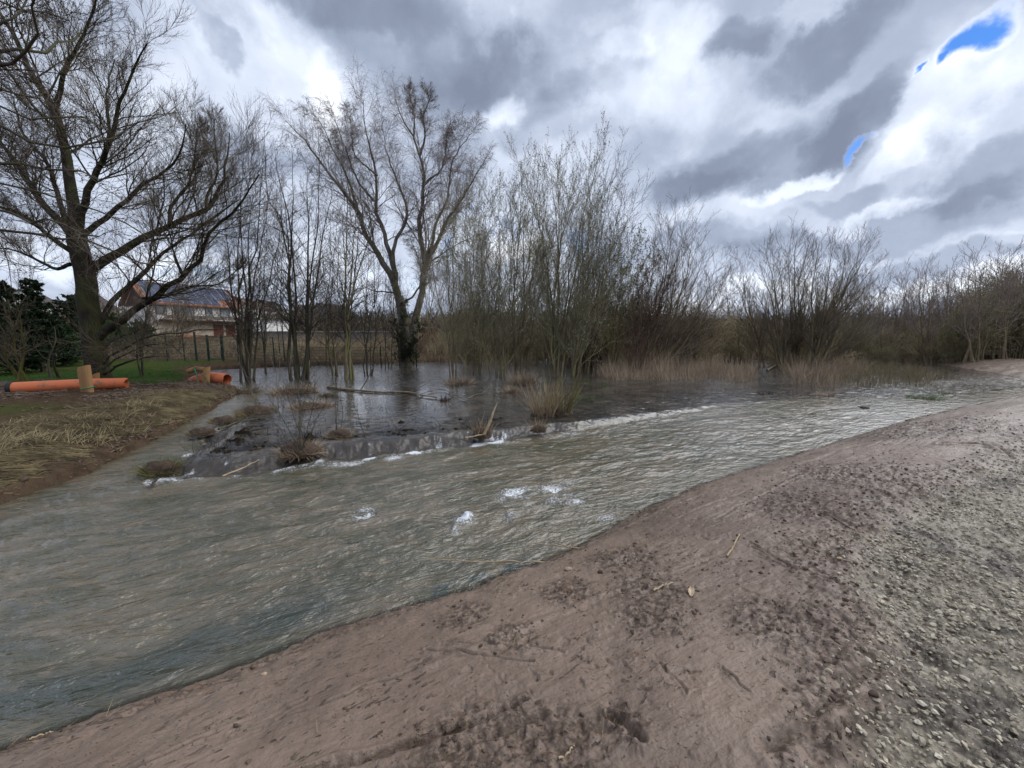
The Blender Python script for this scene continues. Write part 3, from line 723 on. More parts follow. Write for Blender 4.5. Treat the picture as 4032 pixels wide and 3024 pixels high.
def stems_tree(name, base, stems, label, mats, seed, levels, leaf=None, sides=7, cat='tree', group=None, top_r=.25, K=12, wob=.03, flare=1.25):
    """stems: list of (points, base radius, [tip radius]); levels: list of dicts for grow()"""
    rng = np.random.default_rng(seed)
    base = np.asarray(base, float)
    P = []; Rr = []
    for s in stems:
        p = resample(s[0], K)
        L_ = np.linalg.norm(p[-1] - p[0])
        p[1:-1] += rng.normal(size=(K - 2, 3)) * wob * L_ / K
        r1 = s[2] if len(s) > 2 else s[1] * top_r
        rr = s[1] + (r1 - s[1]) * np.linspace(0, 1, K) ** .85
        if abs(p[0, 2] - base[2]) < .6: rr[0] *= flare
        P.append(p); Rr.append(rr)
    P = np.array(P); Rr = np.array(Rr)
    tr = [tubes(P, Rr, sides)]
    crown = []; p, r = P, Rr; last = P
    for li, lv in enumerate(levels):
        lv = dict(lv); sd = lv.pop('sides', 3); src = lv.pop('src', None)
        p, r = grow(p, r, rng=rng, **lv)
        if sd >= 5: tr.append(tubes(p, r, sd))
        else: crown.append(tubes(p, r, sd))
        last = p
    lp = None
    if leaf: lp = (leaf[0], [leaves(last, leaf[1], rng, leaf[2])])
    return tree_obj(name, base, tr, crown, lp, mats, label, cat, group)

def px_path(pts, Y, dy=0.0, Z0=None):
    """a path traced at the tree's own distance; dy bends it towards or away"""
    n = len(pts)
    o = [AT(x, y, Y + dy * (i / (n - 1)) ** 1.2) for i, (x, y) in enumerate(pts)]
    return np.array(o)

# --- the big willow on the left bank
YW = 16.5
Z = lambda l: [(a * .904, b * .904) for a, b in l]
wb = AT(395, 1500, YW); wb[2] = gz(wb[0], wb[1]) - .15
def st(pts, r0, r1, dy=0.0): return (px_path(Z(pts), YW, dy), r0 * .68, r1 * .6)
trunk = np.vstack([[wb], px_path(Z([(408, 1500), (392, 1350), (370, 1200), (345, 1080), (335, 1010)]), YW)])
S_W = [(trunk, .41, .31),
 st([(335, 1060), (318, 900), (300, 740), (240, 490), (150, 350), (60, 150), (0, 60), (-80, -60)], .34, .05, 1.5),
 st([(238, 490), (265, 390), (290, 290), (350, 180), (400, 60), (430, -60)], .14, .04, -1.0),
 st([(342, 1030), (365, 900), (400, 790), (450, 690), (485, 600), (520, 450), (590, 290), (640, 190)], .22, .03, -2.0),
 st([(350, 950), (380, 850), (420, 760), (470, 640), (470, 500), (470, 380), (500, 260)], .15, .03, 2.0),
 st([(365, 1020), (480, 930), (560, 860), (620, 800), (740, 730), (790, 640), (810, 540)], .17, .03, -1.5),
 st([(370, 1190), (430, 1150), (500, 1110), (620, 1040), (740, 980), (900, 905), (955, 820), (985, 700), (1000, 580)], .28, .03, 2.0),
 st([(410, 1490), (460, 1440), (560, 1380), (700, 1270), (820, 1180), (890, 1110), (895, 1030), (1020, 920), (1080, 830), (1130, 760)], .25, .03, -1.8),
 st([(400, 1440), (450, 1390), (500, 1300), (600, 1210), (740, 1080), (860, 1000), (950, 940), (1040, 870)], .19, .03, 1.5),
 st([(325, 1040), (270, 970), (180, 880), (80, 720), (0, 620), (-90, 520)], .24, .06, -1.0),
 st([(325, 1030), (290, 960), (255, 860), (205, 700), (150, 650), (90, 560), (60, 420)], .17, .03, 1.5),
 st([(320, 1100), (230, 1040), (120, 950), (0, 900), (-120, 860)], .16, .05, -2.0),
 st([(620, 1300), (700, 1290), (830, 1250), (940, 1243), (985, 1215), (1050, 1160)], .09, .02, 1.0),
 st([(740, 980), (745, 900), (800, 830), (835, 760), (850, 650), (860, 560)], .11, .02, 1.0),
 st([(900, 905), (905, 850), (945, 760), (940, 650), (930, 520)], .09, .02, 1.0),
 st([(310, 1150), (240, 1170), (160, 1130), (60, 1090), (-40, 1080)], .12, .03, 1.0),
 st([(420, 1560), (470, 1500), (520, 1470), (600, 1440), (650, 1440), (710, 1432)], .07, .02, -2.5),
 st([(430, 1600), (520, 1530), (640, 1470), (760, 1450), (860, 1440), (945, 1436)], .07, .03, -3.0),
 st([(440, 1620), (500, 1570), (600, 1520), (700, 1500), (780, 1530), (830, 1590)], .05, .015, -3.0),
 st([(440, 1640), (520, 1590), (620, 1560), (730, 1550)], .09, .02, -2.0)]
stems_tree('willow_tree', wb, S_W, 'biggest bare willow, thick dark trunk forking low behind the long orange pipe', (B_WILLOW, T_WILLOW), 11,
 [dict(n=[4] + [22] * 15 + [6] * 4, t0=.25, ang=(22, 55), ratio=.42, taper=.62, K=9, up=.40, wig=.12, rk=.34, rmin=.008, sides=5),
  dict(n=13, t0=.15, ang=(22, 50), ratio=.50, taper=.4, K=6, up=.5, wig=.11, rmin=.005),
  dict(n=10, t0=.15, ang=(18, 45), ratio=.58, taper=.35, K=5, up=.4, wig=.10, rmin=.0036)], K=18, sides=9, wob=.05, flare=1.2)

# --- the alder outside the frame whose branches hang into the left edge
YA = 7.5
ab = np.array([-13.5, 7.2, 0]); ab[2] = gz(ab[0], ab[1]) - .1
def sa(pts, r0, dy=0.0, z0=None):
    p = px_path(Z(pts), YA, dy); h = ab + np.array([.15, 0, max(1.6, p[0][2] - ab[2] - .7)])
    return (np.vstack([[h], p]), r0, .012)
S_A = [([ab, ab + (.1, 0, 3), ab + (-.1, .2, 6), ab + (.1, .1, 8.5), ab + (0, .3, 11)], .26, .06),
 sa([(-400, 260), (0, 232), (120, 212), (220, 216), (262, 185), (300, 190), (360, 130)], .075, 1.2), sa([(-380, 330), (0, 290), (60, 255), (140, 130), (150, 20), (170, -60)], .07, -1),
 sa([(-400, 300), (0, 380), (90, 420), (160, 430), (200, 400)], .05, .8), sa([(-400, 480), (0, 558), (110, 600), (200, 612), (330, 632), (440, 625), (500, 598), (560, 560)], .065, 1.2),
 sa([(-400, 610), (0, 685), (200, 728), (350, 742), (430, 770), (500, 775), (560, 755)], .06, .7), sa([(-400, 900), (0, 1000), (200, 1035), (420, 1070), (600, 1130), (720, 1160)], .055, 1.5),
 sa([(-400, 860), (0, 920), (150, 950), (330, 1010), (430, 1030)], .04, -.6), sa([(-400, 180), (0, 100), (60, 40), (130, -30)], .06, .5), sa([(-400, 60), (0, 10), (110, 60), (230, 50), (300, 90)], .05, .9),
 sa([(-400, 720), (0, 780), (200, 850), (380, 900), (520, 960), (640, 1030)], .035, 1.6), sa([(-300, 420), (0, 470), (150, 520), (260, 500), (380, 520), (450, 560)], .045, 1.0)]
stems_tree('alder_tree', ab, S_A, 'dark alder whose cone-laden branches reach in from the left edge', (B_DARK, T_DARK, LF_CONE), 12,
 [dict(n=[6] + [13] * 11, t0=.3, ang=(30, 65), ratio=.22, taper=.3, K=7, up=.05, wig=.2, rk=.5, rmin=.007, sides=3),
  dict(n=8, t0=.1, ang=(30, 65), ratio=.45, taper=.3, K=5, up=.05, wig=.2, rmin=.004),
  dict(n=4, t0=.2, ang=(30, 65), ratio=.45, taper=.3, K=4, up=.0, wig=.2, rmin=.003)], ('foliage', 6500, (.018, .04)), K=16, wob=.12)

# --- birch with two heavy limbs behind the flood
Y3 = lambda l: [(900 + a * .723, 300 + b * .723) for a, b in l]
YB = 27.0
bb = AT(1600, 1432, YB); bb[2] = gz(bb[0], bb[1]) - .1
def sb(pts, r0, r1, dy=0): return (px_path(Y3(pts), YB, dy), r0 * .85, r1 * .45)
S_B = [(np.vstack([[bb], px_path(Y3([(960, 1540), (962, 1400), (945, 1290), (928, 1200)]), YB)]), .48, .30),
 sb([(970, 1540), (1000, 1380), (1040, 1250), (1062, 1120), (1062, 1000), (1045, 850), (1060, 600), (1042, 420), (985, 290), (940, 200), (905, 120)], .36, .04, 1.5),
 sb([(930, 1230), (895, 1110), (850, 1030), (790, 930), (740, 850), (700, 720), (610, 620), (480, 440), (390, 330), (310, 240)], .30, .03, -1.5),
 sb([(925, 1190), (905, 1060), (870, 940), (835, 830), (800, 700), (810, 540), (770, 380), (740, 250), (735, 130)], .24, .03, 1.0),
 sb([(900, 1040), (895, 940), (950, 830), (972, 720), (930, 600), (895, 510), (855, 380), (830, 260)], .17, .03, -1.0),
 sb([(1065, 1010), (1120, 940), (1160, 860), (1190, 780), (1250, 700), (1300, 620), (1360, 520), (1400, 440)], .18, .03, -1.0),
 sb([(1068, 1000), (1110, 900), (1130, 800), (1180, 700), (1200, 600), (1220, 460), (1300, 340), (1340, 300)], .15, .03, 1.5),
 sb([(1055, 600), (1110, 550), (1150, 520), (1180, 430), (1190, 330), (1210, 240)], .11, .02, 1.0),
 sb([(1042, 430), (1070, 330), (1060, 220), (1090, 130), (1080, 70)], .10, .02, -.5), sb([(1010, 320), (1010, 200), (990, 110), (985, 50)], .07, .02, .5),
 sb([(940, 1240), (1000, 1200), (1050, 1120), (1045, 1050), (1020, 960), (985, 880)], .10, .02, 1), sb([(700, 720), (650, 560), (570, 400), (510, 270), (440, 180)], .10, .02, -2),
 sb([(790, 680), (700, 560), (640, 400), (590, 270), (570, 190)], .10, .02, -.5), sb([(810, 540), (690, 430), (670, 300), (660, 170)], .08, .02, 1.5),
 sb([(900, 1180), (860, 1175), (790, 1170), (740, 1150), (690, 1180)], .07, .02, 1.0)]
stems_tree('birch_tree', bb, S_B, 'tallest spreading birch behind the flood, forked trunk and drooping twigs', (B_BIRCH, T_BIRCH), 13,
 [dict(n=[3] + [30] * 13 + [5], t0=.25, ang=(18, 48), ratio=.28, taper=.52, K=7, up=.30, wig=.12, rk=.32, rmin=.009, sides=3),
  dict(n=10, t0=.1, ang=(22, 50), ratio=.55, taper=.35, K=6, up=.0, wig=.13, rmin=.006),
  dict(n=10, t0=.2, ang=(20, 55), ratio=.62, taper=.3, K=5, up=-1.0, wig=.10, rmin=.004)], K=20, sides=8, wob=.07)

# --- generic many stemmed tree: foot at a pixel, tips at pixels
def many(name, foot, tips, label, mats, seed, rad=.08, mid=None, lv=None, leaf=None, Y=None, spread=.25, cat='tree', group=None, dyr=1.2, zf=None, K=12, bow=.12):
    rng = random.Random(seed)
    if Y is None: Y = G(foot[0], foot[1], WET)[1]
    b = AT(foot[0], foot[1], Y); b[2] = gz(b[0], b[1]) - .08
    S_ = []
    for i, t in enumerate(tips):
        dy = rng.uniform(-dyr, dyr)
        tip = AT(t[0], t[1], Y + dy); tip = b + (tip - b) * .94
        f = b + np.array([rng.uniform(-spread, spread) + (t[0] - foot[0]) / 900, rng.uniform(-spread, spread), 0])
        w1 = f * .62 + tip * .38; w1[:2] = w1[:2] - (tip[:2] - f[:2]) * bow + np.array([rng.uniform(-.2, .2), rng.uniform(-.2, .2)])
        w2 = f * .3 + tip * .7; w2[:2] = w2[:2] - (tip[:2] - f[:2]) * bow * .6 + np.array([rng.uniform(-.25, .25), rng.uniform(-.2, .2)])
        if len(t) > 2: w1 = AT(t[2][0], t[2][1], Y + dy * .4)
        r = rad * rng.uniform(.5, .85)
        S_.append((np.array([f, w1, w2, tip]), r, .007))
    return stems_tree(name, b, S_, label, mats, seed, lv or LV_SALLOW, leaf, 6, cat, group, K=K, wob=.045)
LV_SALLOW = [dict(n=22, t0=.12, ang=(18, 44), ratio=.38, taper=.60, K=7, up=.45, wig=.08, rk=.45, rmin=.0075, sides=3),
             dict(n=7, t0=.15, ang=(18, 45), ratio=.45, taper=.45, K=5, up=.35, wig=.09, rmin=.0055),
             dict(n=5, t0=.15, ang=(20, 50), ratio=.55, taper=.4, K=4, up=.2, wig=.1, rmin=.0038)]
LV_ALDER = [dict(n=24, t0=.2, ang=(28, 60), ratio=.25, taper=.62, K=6, up=.35, wig=.10, rk=.5, rmin=.007, sides=3),
            dict(n=6, t0=.15, ang=(25, 55), ratio=.5, taper=.4, K=5, up=.2, wig=.13, rmin=.0045),
            dict(n=5, t0=.2, ang=(25, 60), ratio=.55, taper=.4, K=4, up=.1, wig=.12, rmin=.0035)]
LV_FAR = [dict(n=16, t0=.2, ang=(20, 48), ratio=.32, taper=.60, K=6, up=.45, wig=.05, rk=.45, rmin=.010, sides=3),
          dict(n=6, t0=.15, ang=(20, 50), ratio=.5, taper=.4, K=4, up=.35, wig=.06, rmin=.007),
          dict(n=3, t0=.2, ang=(20, 50), ratio=.5, taper=.4, K=3, up=.3, wig=.06, rmin=.006)]
A_ = (B_DARK, T_DARK, LF_CONE)
many('alder_tree', (975, 1500), [(905, 620), (960, 560), (1000, 640), (1040, 600), (1085, 660), (930, 760), (1120, 780), (880, 800)], 'slender dark alder clump at the flood edge right of the small orange pipe', A_, 21, .085, lv=LV_ALDER, leaf=('foliage', 2600, (.02, .045)), dyr=.7)
many('alder_tree', (1185, 1492), [(1030, 440, (1120, 900)), (1075, 520), (1150, 540), (1215, 600), (1260, 500), (1320, 700), (1110, 700)], 'alder with two leaning stems in front of the grass strip, brown stems spreading upward', A_, 22, .11, lv=LV_ALDER, leaf=('foliage', 3000, (.02, .045)), dyr=.9)
many('alder_tree', (1370, 1492), [(1345, 760), (1395, 560), (1400, 690), (1440, 640), (1330, 900), (1480, 800)], 'upright mossy alder standing in shallow water left of the birch', (B_OLIVE, T_DARK, LF_CONE), 23, .10, lv=LV_ALDER, leaf=('foliage', 2000, (.02, .045)), dyr=.7)
many('leaning_sapling', (1315, 1478), [(1170, 1000), (1240, 960), (1265, 1010)], 'thin mossy sapling leaning left, foot in the water beside the upright alder', (B_OLIVE, T_WILLOW), 24, .07, lv=LV_ALDER, dyr=.4)
many('sapling', (1290, 1440), [(1260, 850), (1300, 780), (1330, 830)], 'dark sapling behind the leaning one at the grass edge', (B_DARK, T_DARK), 25, .06, lv=LV_ALDER, dyr=.5)
many('sapling', (1455, 1478), [(1440, 820), (1480, 860), (1500, 980), (1420, 980)], 'dark forked sapling in the water between the upright alder and the birch', (B_DARK, T_DARK), 26, .06, lv=LV_ALDER, dyr=.5)
many('sapling', (1522, 1452), [(1500, 900), (1540, 960), (1560, 1010)], 'thin dark sapling just left of the birch trunk', (B_DARK, T_DARK), 27, .06, lv=LV_ALDER, dyr=.5)
many('sapling', (1120, 1440), [(1090, 860), (1130, 800), (1160, 880)], 'slim bare sapling in front of the low garden wall', (B_DARK, T_DARK), 28, .06, lv=LV_ALDER, dyr=.5)
many('sapling', (1050, 1470), [(1010, 900), (1050, 820), (1090, 930)], 'slim sapling between the alder clump and the leaning alder', (B_DARK, T_DARK, LF_CONE), 29, .05, lv=LV_ALDER, leaf=('foliage', 700, (.02, .04)), dyr=.5)
O_ = (B_OLIVE, T_OLIVE, LF_GREY)
many('sallow_tree', (1800, 1488), [(1690, 850), (1740, 780), (1800, 700), (1840, 760), (1880, 820), (1760, 900)], 'thin-stemmed sallow beside the birch, right of its trunk', (B_BROWN, T_OLIVE, LF_GREY), 31, .055, leaf=('foliage', 3000, (.03, .06)))
many('sallow_tree', (1875, 1472), [(1830, 800), (1880, 760), (1930, 700), (1960, 820), (1900, 900)], 'brown-stemmed sallow behind the dry grass tufts', (B_BROWN, T_OLIVE, LF_GREY), 32, .055, leaf=('foliage', 3000, (.03, .06)))
many('sallow_tree', (1968, 1484), [(1850, 880), (1900, 830), (1960, 770), (2010, 740), (2060, 800), (2100, 860), (1800, 1000), (2130, 960)], 'grey-green sallow fanning out of the water, left of the thick pale stem', O_, 33, .075, leaf=('foliage', 9000, (.035, .075)))
many('sallow_tree', (2040, 1470), [(2080, 640), (2050, 600), (2110, 700), (2160, 760), (2000, 700), (2200, 900)], 'tall sallow leaning right behind the grey-green fan', (B_BROWN, T_OLIVE, LF_GREY), 34, .09, leaf=('foliage', 4500, (.03, .065)))
many('sallow_tree', (2180, 1482), [(2170, 620), (2200, 610), (2225, 630), (2260, 640), (2120, 700), (2310, 660), (2360, 590), (2080, 660), (2400, 700)], 'tallest sallow with a thick pale stem rising from the open water', O_, 35, .11, leaf=('foliage', 8000, (.035, .07)))
many('sallow_tree', (2230, 1480), [(2440, 880), (2380, 800), (2480, 980), (2330, 900), (2300, 1010), (2130, 1040)], 'low spreading sallow against the tallest one, boughs leaning right', O_, 36, .09, leaf=('foliage', 12000, (.035, .08)))
many('sallow_tree', (2292, 1470), [(2300, 720), (2350, 640), (2420, 620), (2470, 690), (2510, 760), (2400, 860)], 'dark tall sallow right of the thick pale stem', (B_BROWN, T_DARK, LF_GREY), 37, .09, leaf=('foliage', 3000, (.03, .06)))
many('willow_tree', (2400, 1440), [(2370, 1060), (2450, 950), (2500, 930), (2540, 960), (2580, 1000), (2470, 1050), (2420, 1120)], 'bushy green-topped willow in the middle of the thicket', (B_BROWN, T_BROWN, LF_GREEN), 38, .09, leaf=('foliage', 13000, (.05, .09)), Y=24)
many('alder_tree', (2490, 1440), [(2580, 1000), (2620, 1080), (2540, 1050), (2600, 1180), (2500, 1150)], 'russet alder bush on the right flank of the thicket', (B_BROWN, T_RED, LF_CONE), 39, .07, leaf=('foliage', 9000, (.03, .06)), Y=22)
many('willow_tree', (2500, 1438), [(2640, 870), (2670, 830), (2720, 860), (2590, 840), (2760, 940)], 'bare willow leaning right behind the reed bed, nearest of the leaning pair', (B_BROWN, T_WILLOW), 40, .12, Y=23, bow=-.05)
many('willow_tree', (2560, 1440), [(2690, 900), (2790, 960), (2840, 1010), (2880, 1060), (2740, 880), (2650, 960)], 'bare willow with several parallel stems leaning right out of the reeds', (B_BROWN, T_WILLOW), 41, .11, Y=24, bow=-.06)
many('fallen_willow', (2610, 1400), [(2905, 1185, (2720, 1330)), (2930, 1090, (2750, 1300))], 'mossy willow bough leaning far over to the right above the reeds', (B_OLIVE, T_WILLOW), 42, .15, Y=26, lv=LV_ALDER, bow=-.03, dyr=.3)
many('willow_tree', (3085, 1415), [(2985, 1010), (3010, 940), (3040, 1060), (2960, 1110), (3055, 980)], 'forked bare willow on the left of the island clump', (B_BROWN, T_WILLOW), 43, .12, Y=25, bow=.1)
many('willow_tree', (3130, 1415), [(3110, 920), (3140, 900), (3180, 950), (3160, 1010), (3210, 1000)], 'tall straight willow in the middle of the island clump', (B_BROWN, T_WILLOW), 44, .13, Y=26)
many('willow_tree', (3170, 1420), [(3230, 920), (3290, 930), (3350, 930), (3400, 960), (3440, 950), (3460, 1010), (3450, 1090), (3330, 1050)], 'broad bare willow fanning right from the island clump', (B_OLIVE, T_WILLOW), 45, .14, Y=24, bow=.12)
many('willow_tree', (3010, 1415), [(2890, 1080), (2920, 1000), (2850, 1120), (2960, 1150)], 'small bare willow arching left of the island clump', (B_BROWN, T_WILLOW), 46, .09, Y=27)
many('fallen_willow', (3190, 1420), [(3480, 1200), (3520, 1100)], 'low willow bough reaching out right from the island clump', (B_OLIVE, T_WILLOW), 47, .10, Y=24, bow=-.02, dyr=.3)
fl_rng = random.Random(5)
FR = [(3545, 1075, 34), (3600, 1140, 38), (3655, 1045, 30), (3690, 1120, 36), (3740, 1060, 31), (3780, 1120, 38), (3826, 990, 27), (3880, 1120, 36), (3935, 1000, 29), (3975, 995, 27), (4025, 1040, 30), (3460, 1180, 36)]
FRL = ['thin bare tree first past the island clump', 'spindly tree behind the dry grass spit', 'slim tree standing over the low bright horizon gap', 'short faint tree between two taller slim ones', 'slim tree with a forked top right of the cyan gap', 'faint short tree beside the tall bare one', 'tallest slim bare tree above the far mud bank', 'short bare tree between the two tallest at the right', 'bushy-topped bare tree near the right edge', 'straight dark-stemmed tree near the right edge', 'bare tree cut by the right edge of the picture', 'low bare tree at the tip of the broad willow fan']
for i, (x, y, Y) in enumerate(FR):
    o = many('poplar_tree', (x + fl_rng.uniform(-10, 10), 1420), [(x, y - 35), (x + fl_rng.uniform(18, 45), y + fl_rng.uniform(0, 60)), (x - fl_rng.uniform(15, 45), y + fl_rng.uniform(10, 80)), (x + fl_rng.uniform(-25, 25), y + 10)], FRL[i], (B_BROWN, T_BIRCH), 50 + i, .10, lv=LV_FAR, Y=Y, spread=.4, group='slim bare trees along the right skyline', bow=.05)
BR = [(2640, 1010, 38), (2700, 1070, 40), (2780, 1040, 36), (2850, 1090, 40), (2940, 1060, 42), (3250, 1060, 40), (3040, 1100, 42), (1700, 900, 38), (1880, 930, 40), (2090, 880, 38), (1560, 1020, 42), (1250, 1000, 40), (700, 1010, 40), (600, 1060, 42), (3340, 1120, 41)]
for i, (x, y, Y) in enumerate(BR):
    many('background_tree', (x, 1420), [(x, y), (x + 30, y + 50), (x - 35, y + 40), (x + 60, y + 100)], 'faint bare tree in the row behind the flooded wood', (B_BROWN, T_BIRCH), 80 + i, .09, lv=LV_FAR, Y=Y, spread=.5, group='faint bare trees behind the flooded wood')

bl_rng = random.Random(15)
for i in range(26):
    x = 3230 + i * 34 + bl_rng.uniform(-14, 14); y = bl_rng.uniform(1080, 1170) - (40 if x > 3800 else 0)
    many('belt_tree', (x + bl_rng.uniform(-12, 12), 1420), [(x, y - 20), (x + bl_rng.uniform(8, 26), y + 30), (x - bl_rng.uniform(8, 26), y + 45)], 'thin bare tree in the belt along the right-hand skyline', (B_BROWN, T_BIRCH), 120 + i, .08, lv=LV_FAR, Y=bl_rng.uniform(32, 42), spread=.3, group='thin bare trees of the right-hand belt', bow=.04)
# --- thicket shrubs: a few shapes, copied
def shrub_proto(seed, h, wdt, nst, mats, leaf, lv=None):
    rng = np.random.default_rng(seed)
    S_ = []
    for i in range(nst):
        a = rng.uniform(0, 6.28); d = rng.uniform(.1, 1) * wdt
        t = np.array([math.cos(a) * d, math.sin(a) * d, h * rng.uniform(.6, 1.0) * (1 - .25 * (d / wdt) ** 2)])
        f = np.array([math.cos(a), math.sin(a), 0]) * rng.uniform(.05, .45) * wdt
        S_.append((np.array([f, f * .6 + t * .4 - np.array([t[0], t[1], 0]) * .1, t]), .035, .010))
    return stems_tree('thicket_shrub', (0, 0, 0), S_, None, mats, seed, lv or [dict(n=10, t0=.08, ang=(20, 60), ratio=.45, taper=.35, K=5, up=.2, wig=.13, rk=.6, rmin=.016, sides=3),
        dict(n=8, t0=.1, ang=(20, 65), ratio=.5, taper=.3, K=4, up=.1, wig=.15, rmin=.011)], leaf, 4, K=7, cat='shrub')
def copy_tree(o, parent=None):
    c = o.copy(); COL.objects.link(c)
    if parent is not None: c.parent = parent
    for ch in list(o.children): copy_tree(ch, c)
    return c
SH = [shrub_proto(200, 4.6, 2.1, 16, (B_BROWN, T_BROWN, LF_OLIVE), ('foliage', 2000, (.05, .10))),
      shrub_proto(201, 4.2, 2.3, 16, (B_BROWN, T_BROWN, LF_OLIVE), ('foliage', 1500, (.05, .10))),
      shrub_proto(202, 4.8, 2.0, 16, (B_BROWN, T_OLIVE, LF_OLIVE), ('foliage', 3800, (.05, .10))),
      shrub_proto(203, 4.0, 2.2, 14, (B_BROWN, T_RED, LF_OLIVE), ('foliage', 1200, (.04, .09)))]
used_proto = set()
KIND = ['brown tangled shrub in the thicket along the far shore', 'bare tan shrub in the thicket along the far shore', 'olive leafy shrub in the thicket along the far shore', 'russet bare shrub in the thicket along the far shore']
def put_shrub(k, x, y, h, z=None, wide=1.0, seed=0):
    rr = random.Random(seed * 7 + int(x * 10))
    if k not in used_proto: o = SH[k]; used_proto.add(k)
    else: o = copy_tree(SH[k])
    o.location = (x, y, (gz(x, y) if z is None else z) - .1)
    s = h / 4.4
    o.scale = (s * wide, s * wide, s); o.rotation_euler = (0, 0, rr.uniform(0, 6.28))
    o['label'] = KIND[k]; o['category'] = 'shrub'; o['group'] = KIND[k].split(' shrub')[0] + ' shrubs of the thicket'
    return o
tr_ = random.Random(9)
def band(px0, px1, step, Y0, Y1, top, kinds, where, wide=1.0):
    x = px0
    while x < px1:
        Y = tr_.uniform(Y0, Y1); p = AT(x, 1400, Y); tp = top(x) if callable(top) else top
        g = gz(p[0], p[1])
        h = AT(x, tp + tr_.uniform(-22, 26), Y)[2] - g
        k_ = tr_.choice(kinds); o = put_shrub(k_, p[0], p[1], max(h, 1.0), g, wide, int(x))
        o['label'] = KIND[k_].split(' in the')[0] + ' ' + where; o['group'] = KIND[k_].split(' shrub')[0] + ' shrubs ' + where
        x += step * tr_.uniform(.8, 1.2)
band(2380, 4100, 62, 38, 44, 1262, [0, 1, 0, 3, 1], 'in the back row of the far shore thicket')
band(2450, 4100, 70, 31, 36, 1300, [0, 1, 0, 3, 2], 'in the middle row of the right-hand thicket')
band(3600, 4140, 46, 28, 33, lambda x: 1290 if x < 3820 else 1180, [2, 2, 0], 'in the front of the right-hand thicket')
band(3850, 4160, 50, 33, 37, 1130, [2, 2, 0], 'behind the slim trees at the right edge')
band(1500, 2420, 68, 41, 47, 1290, [0, 1, 3, 1], 'in the back row behind the flooded wood')
band(1650, 2420, 80, 35, 39, 1318, [1, 0, 3], 'standing behind the drowned sallows')
band(1880, 2460, 70, 30, 36, 1215, [2, 0, 1], 'inside the grey-green sallow group')
band(2300, 2720, 60, 27, 33, 1170, [0, 3, 0, 2], 'round the russet alder')
band(2700, 2980, 70, 30, 34, 1235, [0, 1], 'behind the leaning willows')
band(3080, 3300, 50, 25.5, 27.5, 1300, [1, 0], 'at the foot of the island willow clump', wide=.9)
band(2480, 2760, 60, 25, 28, 1330, [1, 0], 'behind the first reed bed', wide=.9)
band(2250, 2500, 60, 27, 30, 1290, [3, 0], 'beside the bushy green-topped willow', wide=.9)
band(880, 1560, 66, 32, 35, 1345, [1, 3, 1, 0], 'low along the grass strip near the birch', wide=1.2)
band(3500, 4100, 120, 29, 31, 1375, [2, 0], 'low behind the far mud bank', wide=1.3)
# far wood on the skyline, one mass
def far_wood():
    rng = np.random.default_rng(77); n = 5200
    az = rng.uniform(-.95, .98, n); rr = rng.uniform(95, 240, n)
    x = rr * np.sin(az); y = rr * np.cos(az)
    z = ground_z(x, y)
    h = rng.uniform(3.5, 6.5, n) * np.where(az < -.15, .8, 1.0)
    P = np.zeros((n, 4, 3)); P[:, 0] = np.stack([x, y, z - .5], 1)
    for k in range(1, 4):
        P[:, k] = P[:, 0] + np.stack([rng.normal(size=n) * .5 * k, rng.normal(size=n) * .5 * k, h * k / 3], 1)
    Rr = np.broadcast_to(np.array([.16, .13, .10, .05]), (n, 4))
    a, ra = grow(P, Rr, 9, rng, t0=.1, ang=(25, 70), ratio=.5, taper=.3, K=3, up=.3, wig=.15, rmin=.11)
    v, f = join([tubes(P, Rr, 3), tubes(a, ra, 3), leaves(a, 30000, rng, (.3, .7))])
    o = mesh_obj('far_wood', v, f, simple('far_wood_twigs', (.18, .145, .095), (.11, .10, .065), .05, rnd=0))
    tag(o, 'brown leafless wood along the distant skyline', 'wood', kind='stuff')
far_wood()
# ================================================================= houses
M_WHITE = simple('white_render', (.86, .84, .79), (.78, .76, .71), .6, rough=.9)
M_TAN = simple('tan_render', (.56, .47, .37), (.46, .38, .29), .8, rough=.9)
def tile_mat(name, a, b):
    m = NT(name); wv = m.n('ShaderNodeTexWave'); wv.inputs['Scale'].default_value = 3.2; wv.bands_direction = 'Z'; wv.inputs['Distortion'].default_value = .6
    m.l(m.P, wv.inputs[0]); m.color(m.mix(m.mr(m.noise(2.5, 5, .7), .35, .65), a, b)); m.rough(.85); m.bump(wv.outputs[1], .7, .05); return m.m
M_TILE = tile_mat('red_roof_tiles', (.34, .15, .09), (.22, .10, .065))
M_DTILE = tile_mat('dark_roof_tiles', (.085, .062, .052), (.05, .04, .036))
M_BTILE = tile_mat('brown_roof_tiles', (.16, .085, .055), (.10, .06, .042))
M_PANEL = simple('solar_glass', (.05, .065, .11), (.035, .045, .08), 2, rough=.35, spec=.5)
M_ALU = simple('aluminium_rail', (.45, .46, .47), None, rough=.45, metal=.6)
M_GLASS = simple('window_glass', (.22, .25, .25), (.10, .12, .12), .9, rough=.12, spec=.6)
M_FRAME = simple('brown_window_frame', (.09, .045, .03), None, rough=.6)
M_DOOR = simple('red_brown_door', (.16, .035, .022), (.12, .03, .02), 2, rough=.6)
M_RAIL = simple('pale_timber_rail', (.42, .38, .33), (.34, .30, .26), 2, rough=.7)
M_BOARD = simple('balcony_board', (.20, .17, .14), (.15, .13, .11), 1.5, rough=.8)
M_GREYW = simple('grey_render', (.36, .36, .36), (.30, .30, .31), .5, rough=.9)
def frame_fn(o, u):
    o = np.array(o, float); u = np.array([u[0], u[1], 0.0]); u /= np.linalg.norm(u); v = np.array([-u[1], u[0], 0.0])
    return lambda a, b, c: o + u * a + v * b + np.array([0, 0, c])
